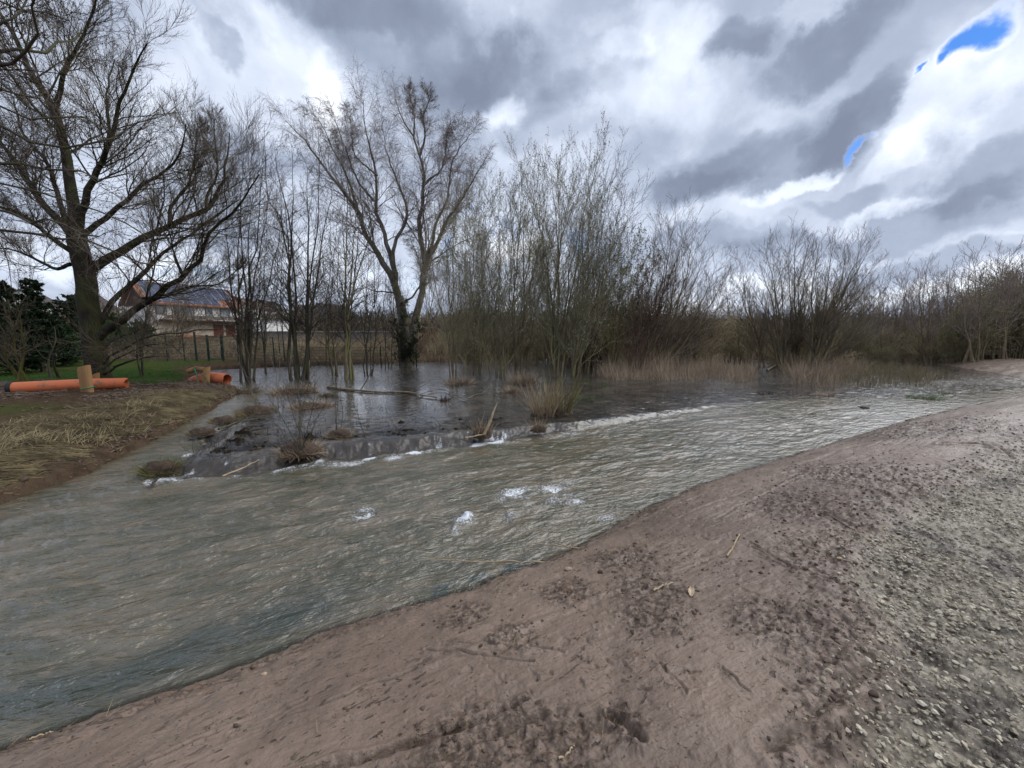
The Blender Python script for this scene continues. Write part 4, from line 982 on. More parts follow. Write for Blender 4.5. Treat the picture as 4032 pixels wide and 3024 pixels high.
def slab(mb, F, u0, u1, v0, v1, z0, z1):
    mb.hexa([F(u0, v0, z0), F(u1, v0, z0), F(u1, v1, z0), F(u0, v1, z0)], [F(u0, v0, z1), F(u1, v0, z1), F(u1, v1, z1), F(u0, v1, z1)]); return mb
def sub(o, parent):                # keep world coordinates while parenting under an unrotated empty
    o.parent = parent; return o
def part(name, mb, mat, root, smooth=False):
    off = np.array(root.location) if root.parent is None else np.array(root['_o'])
    o = mesh_obj(name, np.vstack(mb.v) - off, [np.vstack(x) for x in (mb.f4, mb.f3) if x], mat, root, smooth)
    o['_o'] = tuple(float(q) for q in off)
    return o
def gable_house(name, o, u, Lh, Dh, eave, ridge, mw, mr_, label, windows=(), over=.4, chimney=None):
    """o: front left corner at ground; front wall along u, depth to the left of u"""
    F = frame_fn(o, u); root = empty(name, o, 0, label, 'house')
    w_ = MB()
    slab(w_, F, 0, Lh, 0, Dh, -1.5, eave)
    for a in (0, Lh):
        w_.add([F(a, 0, eave), F(a, Dh, eave), F(a, Dh / 2, ridge - .12)], [[0, 1, 2]])
    part('wall', w_, mw, root)
    r_ = MB(); k = (ridge - eave) / (Dh / 2); t = .22
    for sgn in (0, 1):
        e0 = -over if sgn == 0 else Dh + over; ze = eave - over * k
        b = [F(-over, e0, ze), F(Lh + over, e0, ze), F(Lh + over, Dh / 2, ridge), F(-over, Dh / 2, ridge)]
        r_.hexa([p - (0, 0, t) for p in b], b)
    rf = part('roof', r_, mr_, root)
    if chimney:
        c_ = MB(); slab(c_, F, chimney[0], chimney[0] + .7, chimney[1], chimney[1] + .7, eave, chimney[2]); part('chimney', c_, M_BTILE, rf)
    for (a0, a1, z0, z1) in windows:
        f_ = MB(); slab(f_, F, a0 - .08, a1 + .08, -.05, .03, z0 - .08, z1 + .08); fo_ = part('window', f_, M_FRAME, root)
        g_ = MB(); slab(g_, F, a0, a1, -.065, -.04, z0, z1); part('pane', g_, M_GLASS, fo_)
    return root, F, rf
# the house with the solar roof
hc = AT(600, 1325, 60.0); hc[2] = 2.45; hr = AT(945, 1325, 71.0)
u_ = (hr - hc)[:2]; Lh = float(np.linalg.norm(u_)); 
root, F, rf = gable_house('solar_house', hc, u_, Lh, 8.5, 5.75, 8.75, M_WHITE, M_TILE, 'white house with solar panels on its red roof and a long balcony',
    windows=[], over=.7)
k = (8.75 - 5.75) / 4.25
for r_i in range(3):
    for c_i in range(9):
        if r_i == 0 and c_i in (7, 8): continue
        b0 = .1 + r_i * 1.58; b1 = b0 + 1.52; a0 = .15 + c_i * (Lh - .3) / 9 + 0.0 * r_i; a1 = a0 + (Lh - .3) / 9 - .07
        b0 -= .6; b1 -= .6
        p_ = MB(); bt = [F(a0, b0, 5.75 + b0 * k + .04), F(a1, b0, 5.75 + b0 * k + .04), F(a1, b1, 5.75 + b1 * k + .04), F(a0, b1, 5.75 + b1 * k + .04)]
        p_.hexa(bt, [q + (0, 0, .06) for q in bt]); part('solar_panel', p_, M_PANEL, rf)
rl = MB()
for c_i in range(10):
    a = .12 + c_i * (Lh - .3) / 9
    rl.hexa([F(a, -.5, 5.75 - .5 * k + .05), F(a + .06, -.5, 5.75 - .5 * k + .05), F(a + .06, 4.15, 5.75 + 4.15 * k + .05), F(a, 4.15, 5.75 + 4.15 * k + .05)], [F(a, -.5, 5.75 - .5 * k + .13), F(a + .06, -.5, 5.75 - .5 * k + .13), F(a + .06, 4.15, 5.75 + 4.15 * k + .13), F(a, 4.15, 5.75 + 4.15 * k + .13)])
part('panel_rail', rl, M_ALU, rf)
gf_ = MB(); slab(gf_, F, -.02, Lh + .02, -.05, .5, -.5, 2.55); part('ground_floor_wall', gf_, M_TAN, root)
gb = MB(); gb.add([F(-.03, .1, 5.2), F(-.03, 8.4, 5.2), F(-.03, 4.25, 8.5)], [[0, 1, 2]]); slab(gb, F, -.06, -.02, .05, 8.45, 4.9, 5.25); part('gable_cladding', gb, M_BTILE, root)
for a0, a1, z0, z1 in [(3.1, 4.1, 3.0, 5.0), (4.3, 5.6, 2.9, 5.0), (7.4, 8.3, 2.9, 5.0), (9.6, 11.0, 3.6, 4.9), (.8, 2.0, 3.6, 4.8)]:
    f_ = MB(); slab(f_, F, a0 - .09, a1 + .09, -.10, .03, z0 - .09, z1 + .09); fo_ = part('window', f_, M_FRAME, root)
    g_ = MB(); slab(g_, F, a0, a1, -.125, -.09, z0, z1); part('pane', g_, M_GLASS, fo_)
for a0 in (8.3, 10.2):
    d_ = MB(); slab(d_, F, a0, a0 + 1.5, -.12, -.03, .1, 2.15); dd = part('door', d_, M_DOOR, root)
    h_ = MB(); h_.box(F(a0 + 1.3, -.16, 1.1), (.05, .05, .14)); part('handle', h_, M_ALU, dd)
ba = MB(); slab(ba, F, 1.0, Lh + .3, -1.8, -.06, 2.58, 2.78); bo = part('balcony', ba, M_BTILE, root)
ba = MB(); slab(ba, F, 1.05, Lh + .25, -1.74, -1.70, 2.86, 3.42); part('balcony_board', ba, M_BOARD, bo)
ba = MB()
for i in range(9):
    a = 1.1 + i * (Lh - .95) / 8; slab(ba, F, a, a + .08, -1.80, -1.75, 2.6, 3.75)
slab(ba, F, 1.0, Lh + .3, -1.82, -1.76, 3.66, 3.75); slab(ba, F, 1.0, Lh + .3, -1.81, -1.76, 3.44, 3.50); part('railing', ba, M_RAIL, bo)
aw = MB(); slab(aw, F, 5.9, 11.4, -.5, -.06, 5.02, 5.18); part('awning', aw, M_RAIL, root)
# low orange wall in front
lw = AT(722, 1338, 52); lwr = AT(790, 1332, 56)
ow = MB(); Fo = frame_fn(lw, (lwr - lw)[:2]); Lo = float(np.linalg.norm((lwr - lw)[:2]))
for r_i in range(5): slab(ow, Fo, .0 + .03 * (r_i % 2), Lo - .03 * (r_i % 2), 0, .4, -.9 + r_i * .32, -.62 + r_i * .32)
tag(mesh_obj('stone_wall', np.vstack(ow.v), np.vstack(ow.f4), simple('orange_blocks', (.50, .16, .07), (.38, .12, .06), 3, rough=.9)), 'low orange block wall below the balcony of the solar house', 'wall')
def far_house(pxl, pxr, ye, yr_, yb, Yl, Yr, mw, mr_, label, wins=(), dep=8):
    a = AT(pxl, yb, Yl); b = AT(pxr, yb, Yr); b[2] = a[2]
    ev = AT(pxl, ye, Yl)[2] - a[2]; rg = AT(pxl, yr_, Yl)[2] - a[2] + .8
    L_ = float(np.linalg.norm((b - a)[:2]))
    return gable_house('house', a, (b - a)[:2], L_, dep, ev, rg, mw, mr_, label, [(w0 * L_, w1 * L_, z0 * ev, z1 * ev) for w0, w1, z0, z1 in wins])
far_house(1000, 1085, 1206, 1180, 1290, 88, 100, M_WHITE, M_BTILE, 'white house with a brown roof just right of the solar house', [(.2, .3, .55, .75), (.6, .7, .55, .75)])
far_house(1078, 1130, 1212, 1190, 1260, 112, 118, M_WHITE, M_DTILE, 'small white gabled house behind the pale pole', [(.4, .55, .5, .75)])
far_house(1290, 1390, 1222, 1200, 1262, 130, 140, M_GREYW, M_DTILE, 'distant grey house glimpsed behind the upright alder', [(.1, .2, .4, .7), (.5, .6, .4, .7)])
far_house(1180, 1265, 1225, 1206, 1262, 140, 146, M_WHITE, M_DTILE, 'distant pale house with a dark roof between two bare alders', [(.3, .45, .4, .7)])
far_house(395, 470, 1205, 1165, 1260, 105, 112, M_GREYW, M_DTILE, 'grey house partly hidden right of the big willow trunk', [(.3, .5, .4, .7)])
far_house(195, 262, 1192, 1155, 1260, 95, 104, M_WHITE, M_DTILE, 'pale house behind the evergreens at the left', [(.3, .5, .4, .7)])
far_house(0, 120, 1130, 1098, 1260, 90, 104, M_GREYW, M_DTILE, 'dark-roofed house above the evergreens at the left edge', [(.3, .5, .4, .7)])
far_house(850, 915, 1215, 1180, 1270, 118, 124, M_GREYW, M_BTILE, 'roof showing between the solar house and the white one', [])
# white hall behind the trees, pole, garden wall
wh = MB(); a = AT(1045, 1290, 70); b = AT(1150, 1290, 74); Fh = frame_fn(a, (b - a)[:2]); Lw = float(np.linalg.norm((b - a)[:2]))
r0_ = empty('garden_shed', a, 0, 'long low white shed behind the garden wall', 'shed')
slab(wh, Fh, 0, Lw, 0, 4, -1.2, 1.1); part('wall', wh, M_WHITE, r0_); wh = MB(); slab(wh, Fh, -.2, Lw + .2, -.2, 4.2, 1.1, 1.25); part('roof', wh, M_GREYW, r0_)
pl_ = AT(1024, 1330, 58); pz = gz(pl_[0], pl_[1]); pr = empty('flag_pole', (pl_[0], pl_[1], pz), 0, 'pale slim pole standing right of the solar house', 'pole')
pm = MB(); pm.tube([(pl_[0], pl_[1], pz), (pl_[0], pl_[1], AT(1024, 1182, 58)[2])], [.09, .06], 8); part('pole', pm, M_WHITE, pr)
pm = MB(); pm.tube([(pl_[0], pl_[1], AT(1024, 1182, 58)[2]), (pl_[0], pl_[1], AT(1024, 1180, 58)[2] + .1)], [.09, .05], 8); part('cap', pm, M_GREYW, pr)
gw = MB(); a = AT(985, 1325, 46); b = AT(1640, 1325, 46); a[2] = b[2] = 1.2
wv = [MB() for _ in range(2)]
wx0, wx1 = a[0], b[0]
wv[0].box(((wx0 + wx1) / 2, 46, 1.7), (wx1 - wx0, .35, 2.6)); wv[1].box(((wx0 + wx1) / 2, 46, 3.05), (wx1 - wx0 + .1, .5, .12))
wr = empty('garden_wall', ((wx0 + wx1) / 2, 46, .5), 0, 'long grey garden wall behind the thicket and fence', 'wall')
part('masonry', wv[0], simple('grey_stone', (.20, .18, .16), (.12, .105, .095), 3, rough=.95, bump=.6, bscale=6), wr); part('coping', wv[1], M_GREYW, wr)

# ================================================================= the mesh fence
M_GREEN = simple('dark_green_paint', (.012, .032, .024), (.02, .04, .03), 3, rough=.5)
fz = lambda x: gz(x, 27.0)
fence = empty('mesh_fence', (AT(775, 1418, 27)[0], 27, .7), 0, 'dark green wire mesh fence along the grass strip', 'fence')
gate = empty('garden_gate', (AT(850, 1418, 27)[0], 27, .7), 0, 'dark green mesh gate between two square posts in the fence', 'gate')
posts = [-160, -20, 130, 289, 413, 560, 660, 728, 775]
rposts = [940, 1080, 1220, 1360, 1500, 1640]
FH = 1.78
def post(x, h, r, par):
    m_ = MB(); z = fz(x); m_.box((x, 27, z + h / 2 - .2), (r, r, h + .4)); p_ = part('post', m_, M_GREEN, par)
    m_ = MB(); m_.box((x, 27, z + h + .015), (r * 1.2, r * 1.2, .03)); part('post_cap', m_, M_GREEN, p_)
def panel(x0, x1, par, h=FH, z0=.06, nm='mesh_panel'):
    m_ = MB(); nV = int((x1 - x0) / .055); zz0, zz1 = fz(x0), fz(x1)
    xs = np.linspace(x0, x1, nV); zb = np.interp(xs, [x0, x1], [zz0, zz1])
    P = np.zeros((nV, 2, 3)); P[:, :, 0] = xs[:, None]; P[:, :, 1] = 27.0; P[:, 0, 2] = zb + z0; P[:, 1, 2] = zb + h
    m_.add(*tubes(P, np.full((nV, 2), .0055), 3))
    nh = 9; P = np.zeros((nh, 2, 3)); P[:, 0, 0] = x0; P[:, 1, 0] = x1; P[:, :, 1] = 27.008
    hs = np.linspace(z0 + .04, h - .05, nh); P[:, 0, 2] = zz0 + hs; P[:, 1, 2] = zz1 + hs
    m_.add(*tubes(P, np.full((nh, 2), .009), 3)); return part(nm, m_, M_GREEN, par)
pxs = [AT(p, 1418, 27)[0] for p in posts]; rx = [AT(p, 1418, 27)[0] for p in rposts]
g0, g1 = AT(823, 1418, 27)[0], AT(880, 1418, 27)[0]
for i, x in enumerate(pxs): post(x, FH + (.18 if i == len(pxs) - 1 else .04), .06 if i < len(pxs) - 1 else .09, fence)
for a, b in zip(pxs[:-1], pxs[1:]): panel(a + .04, b - .04, fence)
panel(pxs[-1] + .05, g0 - .06, fence)
panel(g1 + .06, rx[0] - .04, fence)
for x in rx: post(x, FH + .04, .06, fence)
for a, b in zip(rx[:-1], rx[1:]): panel(a + .04, b - .04, fence)
post(g0, FH, .10, gate); post(g1, FH, .10, gate)
gl = panel(g0 + .10, g1 - .10, gate, FH - .12, .14, 'gate_leaf')
m_ = MB(); zz = fz(g0)
for a, b in (((g0 + .09, 26.97, zz + .12), (g1 - .09, 26.97, zz + .12)), ((g0 + .09, 26.97, zz + FH - .1), (g1 - .09, 26.97, zz + FH - .1)), ((g0 + .09, 26.97, zz + .12), (g0 + .09, 26.97, zz + FH - .1)), ((g1 - .09, 26.97, zz + .12), (g1 - .09, 26.97, zz + FH - .1))):
    m_.tube([a, b], .022, 4)
part('gate_frame', m_, M_GREEN, gate)
m_ = MB(); m_.box((g1 - .12, 26.93, zz + 1.0), (.10, .05, .14)); part('lock', m_, M_ALU, gate)

# ================================================================= pipes and stakes
M_ORANGE = NT('orange_pipe_plastic'); M_ORANGE.color(M_ORANGE.mix(M_ORANGE.mr(M_ORANGE.noise(3, 6, .75), .50, .66), (.56, .150, .06), (.24, .12, .07))); M_ORANGE.rough(.5); M_ORANGE.b.inputs['Specular IOR Level'].default_value = .35; M_ORANGE = M_ORANGE.m
M_WOOD = simple('raw_timber', (.42, .25, .11), (.27, .15, .065), 3, rough=.85, bump=.5, bscale=14, stretch=(1, 1, .12))
M_STRAP = simple('green_strap', (.03, .26, .14), None, rough=.6)
def pipe_mesh(path, r, jag=0.0, seed=1, sides=28, taper_end=None):
    rng = np.random.default_rng(seed)
    P = resample(np.array(path), 26); m_ = MB()
    Rr = np.full((1, 26), r)
    Vo, Fo_ = tubes(P[None], Rr, sides); Vi, Fi = tubes(P[None], Rr * .91, sides)
    if jag:
        d = norm(P[-1] - P[-2]); j = rng.uniform(-jag, .02, sides)[:, None] * d
        Vo[-sides:] += j; Vi[-sides:] += j
    m_.add(Vo, Fo_); m_.add(Vi, Fi[:, ::-1])
    n0 = len(Vo)
    for k_ in (0, 25):
        ring = np.arange(sides)
        m_.add(np.vstack([Vo[k_ * sides:(k_ + 1) * sides], Vi[k_ * sides:(k_ + 1) * sides]]), [[i, (i + 1) % sides, sides + (i + 1) % sides, sides + i] for i in ring])
    return m_
def torus_strap(cx, cy, z, rx_, ry_, par, tilt=.04):
    a = np.linspace(0, 2 * math.pi, 25)
    P = np.stack([cx + rx_ * np.cos(a), cy + ry_ * np.sin(a), z + tilt * np.cos(a)], 1); m_ = MB(); m_.tube(P, .014, 5, False); return m_
def log_post(name, p, r, h, label, lean=(0, 0), top_slope=.05, seed=3, flat=.75):
    rng = np.random.default_rng(seed); sides = 14; K = 10; m_ = MB()
    root = empty(name, p, 0, label, 'post')
    a = np.arange(sides) * 2 * math.pi / sides; rad = r * (1 + .06 * rng.normal(size=sides)); rings = []
    for k_ in range(K):
        t = k_ / (K - 1); z = -.35 + (h + .35) * t
        rings.append(np.stack([p[0] + rad * np.cos(a) + lean[0] * t, p[1] + rad * flat * np.sin(a) + lean[1] * t, p[2] + z + (top_slope * np.cos(a) * (t == 1))], 1))
    V = np.vstack(rings); F_ = [[k_ * sides + i, k_ * sides + (i + 1) % sides, (k_ + 1) * sides + (i + 1) % sides, (k_ + 1) * sides + i] for k_ in range(K - 1) for i in range(sides)]
    m_.add(V, F_); m_.add(np.vstack([rings[-1], rings[-1].mean(0)[None]]), [[i, (i + 1) % sides, sides] for i in range(sides)])
    part('stake', m_, M_WOOD, root); return root
pa, pb = AT(52, 1529, 13.0), AT(505, 1509, 14.3)
pa2, pb2 = AT(505, 1509, 14.3), None
p1 = empty('drain_pipe', (pa + pb) / 2 - (0, 0, .2), 0, 'long orange plastic pipe lying on the left mud bank', 'pipe')
part('pipe', pipe_mesh([pa, (pa * 2 + pb) / 3 + (0, 0, .015), (pa + pb * 2) / 3 + (0, 0, .02), pb], .205, .10), M_ORANGE, p1, True)
d_ = norm(pa - pb); part('socket', pipe_mesh([pa - d_ * .02, pa + d_ * .05, pa + d_ * .10], .222), simple('black_rubber', (.02, .02, .02), None, rough=.6), p1, True)
sp = AT(347, 1548, 13.05); sp[2] = max(sp[2], .38)
s1 = log_post('timber_stake', sp, .165, .92, 'stout sawn timber stake strapped in front of the long orange pipe')
part('strap', torus_strap(sp[0] + .005, sp[1], sp[2] + .17, .19, .15, s1), M_STRAP, s1, True)
sp2 = AT(338, 1500, 14.35); log_post('timber_stake', sp2 - (0, 0, .25), .20, .62, 'shorter orange-brown stake standing behind the long pipe', seed=5, top_slope=-.06)
sp3 = AT(372, 1495, 14.4); log_post('timber_stake', sp3 - (0, 0, .3), .11, .52, 'stub of a stake peeping out right of the strapped stake', seed=6, lean=(.08, 0))
qa, qb = AT(745, 1500, 16.9), AT(893, 1493, 16.6)
p2 = empty('drain_pipe', (qa + qb) / 2 - (0, 0, .25), 0, 'short orange pipe half sunk at the edge of the flood', 'pipe')
part('pipe', pipe_mesh([qa + (0, .1, -.16), qa + (.3, 0, -.02), (qa + qb) / 2 + (0, 0, .08), qb + (-.4, 0, .04), qb + (.05, -.05, -.02)], .25, .05, 4), M_ORANGE, p2, True)
sp = AT(808, 1512, 16.2); s2 = log_post('timber_stake', sp, .14, .68, 'leaning timber stake in front of the short sunken pipe', lean=(.06, .1), seed=8)
lp = MB(); lp.tube([AT(742, 1462, 16.6), AT(775, 1452, 16.5), AT(806, 1456, 16.4)], [.10, .12, .11], 10)
lg = empty('cut_log', AT(775, 1455, 16.5) - (0, 0, .12), 0, 'short cut log tied on top of the sunken orange pipe', 'log'); part('log', lp, M_WOOD, lg, True)
sm = MB(); sm.tube([AT(764, 1447, 16.35), AT(770, 1462, 16.3), AT(776, 1480, 16.3), AT(781, 1512, 16.25)], [.025, .03, .02, .018], 5); part('strap', sm, M_STRAP, lg)
sp = AT(1213, 1447, 23.5); log_post('gnawed_stake', sp - (0, 0, .1), .11, .52, 'pale gnawed stump standing in the far edge of the flood', seed=9)

# ================================================================= evergreens and garden shrubs at the left
M_EVER = simple('evergreen_leaves', (.020, .040, .014), (.010, .022, .010), 1.5, rough=.75, rnd=.15)
M_IVY = simple('garden_green', (.035, .075, .02), (.02, .05, .015), 1, rough=.8, rnd=.15)
def evergreen(px, Y, top, wpx, label, mat=None, n=9000, seed=1, cat='evergreen', lsz=(.06, .13)):
    rng = np.random.default_rng(seed); b = AT(px, 1400, Y); b[2] = gz(b[0], b[1]) - .1
    H_ = AT(px, top, Y)[2] - b[2]; W_ = wpx / FPX * Y / 2
    root = empty('evergreen_tree', b, 0, label, cat)
    K = 8; tr = np.zeros((1, K, 3)); tr[0, :, 2] = np.linspace(0, H_ * .95, K); tr[0, 1:, :2] += rng.normal(size=(K - 1, 2)) * .06
    rr = np.linspace(.16, .02, K)[None]
    v1 = tubes(tr, rr, 7)
    br, brr = grow(tr, rr, 70, rng, t0=.04, t1=.98, ang=(60, 95), ratio=1, taper=.85, K=5, up=.25, wig=.1, rk=.4, rmin=.014, Ls=np.array([W_ * 1.25]))
    b2, b2r = grow(br, brr, 6, rng, t0=.15, ang=(30, 65), ratio=.5, taper=.3, K=4, up=.1, wig=.15, rmin=.009)
    v, f = join([v1, tubes(br, brr, 3)]); mesh_obj('trunk', v, f, B_DARK, root)
    lv = leaves(b2, int(n * 2.6), rng, lsz); v, f = join([tubes(b2, b2r, 3), lv]); mesh_obj('crown', v, f, mat or M_EVER, root)
    return root
evergreen(60, 19.5, 1090, 210, 'dark dense evergreen at the left edge, broadest of the evergreens', n=16000, seed=1)
evergreen(165, 21, 1075, 150, 'dark evergreen close to the left of the big willow trunk', n=12000, seed=2)
evergreen(-60, 18, 1120, 220, 'dark evergreen cut by the left edge of the picture', n=12000, seed=3)
evergreen(290, 30, 1150, 170, 'evergreen directly behind the big willow trunk', n=10000, seed=4)
evergreen(455, 32, 1235, 150, 'low mid-green garden shrub right of the big willow trunk', M_IVY, 8000, 5, 'shrub')
evergreen(560, 40, 1262, 110, 'green garden shrub at the left corner of the solar house', M_IVY, 6000, 6, 'shrub')
evergreen(250, 24, 1280, 140, 'bright green bush behind the fence left of the willow', M_IVY, 7000, 7, 'shrub')
evergreen(130, 24, 1300, 160, 'bright green bush low behind the evergreens', M_IVY, 7000, 8, 'shrub')
many('mossy_tree', (95, 1470), [(10, 1180), (60, 1150), (-30, 1230)], 'yellow-mossed leaning stem in front of the evergreens', (bark('moss_bark', (.12, .11, .03), (.06, .055, .02)), T_WILLOW), 61, .10, lv=LV_ALDER, Y=16, bow=-.05)
many('dead_sapling', (178, 1420), [(215, 1270), (235, 1290)], 'snapped dark sapling with a pale broken tip left of the willow', (B_DARK, T_WILLOW), 62, .09, lv=[dict(n=4, t0=.3, ang=(30, 60), ratio=.4, K=5)], Y=17)
many('background_tree', (90, 1400), [(70, 1010), (110, 980), (140, 1040)], 'bare garden tree rising above the evergreens', (B_DARK, T_DARK), 63, .09, lv=LV_FAR, Y=34)
many('sapling', (560, 1440), [(540, 1120), (570, 1080), (600, 1180)], 'thin dark sapling between the big willow and the solar house', (B_DARK, T_DARK), 64, .07, lv=LV_ALDER, Y=18.5, dyr=.5)
many('bramble_bush', (640, 1420), [(560, 1350), (620, 1320), (680, 1340), (740, 1350), (600, 1370)], 'bare tan bramble in front of the fence by the solar house', (B_BROWN, T_LIGHT), 65, .03, lv=LV_FAR, Y=29, cat='bush')
many('ivy_sapling', (1590, 1436), [(1540, 1250), (1600, 1180), (1650, 1260), (1570, 1300), (1630, 1320)], 'dark ivy swathing the foot of the tall birch', (B_DARK, T_DARK, M_EVER), 66, .05, lv=LV_ALDER, Y=26.3, leaf=('foliage', 7000, (.05, .10)), cat='ivy', dyr=.3, spread=.4)

# ================================================================= reeds, grass, straw
M_REED = simple('dry_reed', (.37, .285, .195), (.21, .155, .105), 1.2, rough=.85, rnd=.1)
M_STRAW = simple('dry_straw', (.25, .20, .11), (.11, .088, .048), 2.5, rough=.85)
M_PALE = simple('pale_straw', (.42, .33, .21), (.27, .20, .12), 8, rough=.8)
M_GRASS = simple('grass_blades', (.045, .13, .016), (.08, .15, .03), .8, rough=.7)
M_DEBRIS = simple('wet_debris', (.035, .024, .016), (.016, .012, .009), 5, rough=.6)
M_CLOD = simple('dark_clods', (.075, .048, .032), (.045, .030, .021), 12, rough=.8)
def blades(x, y, z, h, lean, rng, w=.006, K=4, curl=.4, az=None, wmin=.3):
    n = len(x); a = rng.uniform(0, 6.283, n) if az is None else az
    P = np.zeros((n, K, 3)); P[:, 0] = np.stack([x, y, z], 1)
    th = np.clip(lean, 0, 1.5)
    for k_ in range(1, K):
        t2 = th * (1 + curl * (k_ / (K - 1)))
        d = np.stack([np.cos(a) * np.sin(t2), np.sin(a) * np.sin(t2), np.cos(t2)], 1)
        P[:, k_] = P[:, k_ - 1] + d * (h / (K - 1))[:, None]
    Rr = np.broadcast_to(np.asarray(w), (n,))[:, None] * np.linspace(1, wmin, K)[None]
    return P, Rr
def clump(name, p, r, h, n, label, mat=None, seed=1, lean=.35, w=.006, mound=None, cat='reed clump', group=None, lean_dir=None):
    rng = np.random.default_rng(seed); p = np.asarray(p, float)
    root = empty(name, p, 0, label, cat, group)
    d = r * np.sqrt(rng.random(n)); a = rng.uniform(0, 6.283, n)
    x, y = d * np.cos(a), d * np.sin(a); ln = np.abs(rng.normal(size=n)) * lean * .6 + lean * .5 * d / r
    P, Rr = blades(x, y, np.full(n, -.05), h * rng.uniform(.35, 1.0, n), ln, rng, w, az=a + rng.normal(size=n) * .7)
    v, f = tubes(P, Rr, 3); mesh_obj('stalks', v, f, mat or M_REED, root)
    if mound:
        th, ph = np.meshgrid(np.linspace(0, math.pi / 2, 12), np.linspace(0, 2 * math.pi, 28, endpoint=False), indexing='ij')
        X = np.sin(th) * np.cos(ph); Yv = np.sin(th) * np.sin(ph); Zv = np.cos(th)
        nzv = 1 + .28 * fbm(X.ravel() * 2.2 + p[0], Yv.ravel() * 2.2 + p[1], 4, seed).reshape(X.shape) + .12 * vnoise(X.ravel() * 9, Yv.ravel() * 9 + Zv.ravel() * 5, seed).reshape(X.shape)
        V = np.stack([X * mound[0] * nzv, Yv * mound[0] * .8 * nzv, Zv * mound[1] * nzv - .05], -1).reshape(-1, 3)
        idx = np.arange(12 * 28).reshape(12, 28); F_ = np.stack([idx[:-1], np.roll(idx, -1, 1)[:-1], np.roll(idx, -1, 1)[1:], idx[1:]], -1).reshape(-1, 4)
        mesh_obj('root_mound', V, F_[:, ::-1], M_CLOD if mound[0] > 0 else M_DEBRIS, root, smooth=True)
    return root
def onw(x, y, z=WET): return G(x, y, z)
def bed(name, polypx, n, h, label, mat, seed, lean=.3, w=.007, z=WET, hvar=(.12, 1.0), cat='reeds', clumpy=.5, mask_gz=False):
    rng = np.random.default_rng(seed); poly = [tuple(G(x, y, z)[:2]) for x, y in polypx]
    xs = [p[0] for p in poly]; ys = [p[1] for p in poly]
    X = rng.uniform(min(xs), max(xs), n * 6); Y_ = rng.uniform(min(ys), max(ys), n * 6)
    k_ = (sdist(X, Y_, poly) + .5 * fbm(X * .8, Y_ * .8, 3, seed) > 0) & (fbm(X * 1.1, Y_ * 1.1, 3, seed + 5) > -clumpy + rng.random(n * 6) * .5 - .1)
    X = X[k_][:n]; Y_ = Y_[k_][:n]; m = len(X)
    zz = np.maximum(ground_z(X, Y_), z - .05) if mask_gz else np.full(m, z - .06)
    hh = h * rng.uniform(hvar[0], hvar[1], m) ** 1.3 * np.clip(.85 + .8 * fbm(X * .9, Y_ * .9, 3, seed + 9), .2, 1.6)
    P, Rr = blades(X, Y_, zz, hh, np.abs(rng.normal(size=m)) * lean, rng, w)
    v, f = tubes(P, Rr, 3); o = mesh_obj(name, v, f, mat); tag(o, label, cat, kind='stuff'); return o
bed('reed_bed', [(2330, 1478), (2450, 1498), (2700, 1506), (2960, 1502), (2960, 1462), (2700, 1448), (2400, 1440)], 5200, 1.35, 'tan dry reeds standing in the flood below the leaning willows', M_REED, 301, .26, .008)
bed('reed_bed', [(3060, 1450), (3120, 1520), (3240, 1545), (3330, 1500), (3440, 1470), (3300, 1425), (3120, 1415)], 3600, 1.35, 'reddish dry reeds round the island willow clump', M_REED, 302, .42, .008)
bed('dry_grass', [(3200, 1490), (3420, 1530), (3640, 1515), (3760, 1500), (3720, 1468), (3500, 1440), (3300, 1430)], 5200, .75, 'low dry grass spit running right from the island clump', M_STRAW, 303, .45, .007)
bed('dry_grass', [(3060, 1420), (3300, 1428), (3720, 1440), (3700, 1420), (3300, 1402), (3000, 1402)], 2500, 1.0, 'brown dry grass in front of the right-hand thicket', M_REED, 304, .35, .010)
bed('green_sedge', [(2270, 1500), (2330, 1525), (2400, 1520), (2400, 1495), (2330, 1488)], 500, .16, 'bright green sedge floating right of the tallest sallow', M_GRASS, 305, .9, .010, cat='sedge')
bed('green_sedge', [(2230, 1560), (2290, 1580), (2390, 1575), (2370, 1555), (2290, 1548)], 420, .20, 'bright green sedge in the water beside the tall dead stems', M_GRASS, 306, .8, .008, cat='sedge')
bed('green_sedge', [(3560, 1512), (3640, 1560), (3740, 1560), (3700, 1525)], 500, .22, 'green sedge at the tip of the dry grass spit', M_GRASS, 307, .7, .009, cat='sedge')
# grass strip on the far shore and left bank
def turf_blades():
    rng = np.random.default_rng(310); n = 150000
    az = rng.uniform(-.96, .1, n); rr = np.sqrt(rng.uniform(12 ** 2, 31 ** 2, n)); X = rr * np.sin(az); Y_ = rr * np.cos(az)
    df_ = sdist(X, Y_, FAR); k_ = (Y_ + .5 * fbm(X, Y_, 3, 91) > 15.8) & (Y_ < 28.3); k_ &= sstep(.8, 2.0, df_ + .7 * fbm(X * .9, Y_ * .9, 3, 90)) > rng.random(n)
    k_ &= (fbm(X * .8, Y_ * .8, 3, 311) > -.35); X = X[k_]; Y_ = Y_[k_]; m = len(X)
    P, Rr = blades(X, Y_, ground_z(X, Y_) - .01, rng.uniform(.04, .15, m), np.abs(rng.normal(size=m)) * .5, rng, .006, K=3)
    v, f = tubes(P, Rr, 3); o = mesh_obj('grass', v, f, M_GRASS); tag(o, 'green grass on the far shore below the fence', 'grass', kind='stuff')
turf_blades()
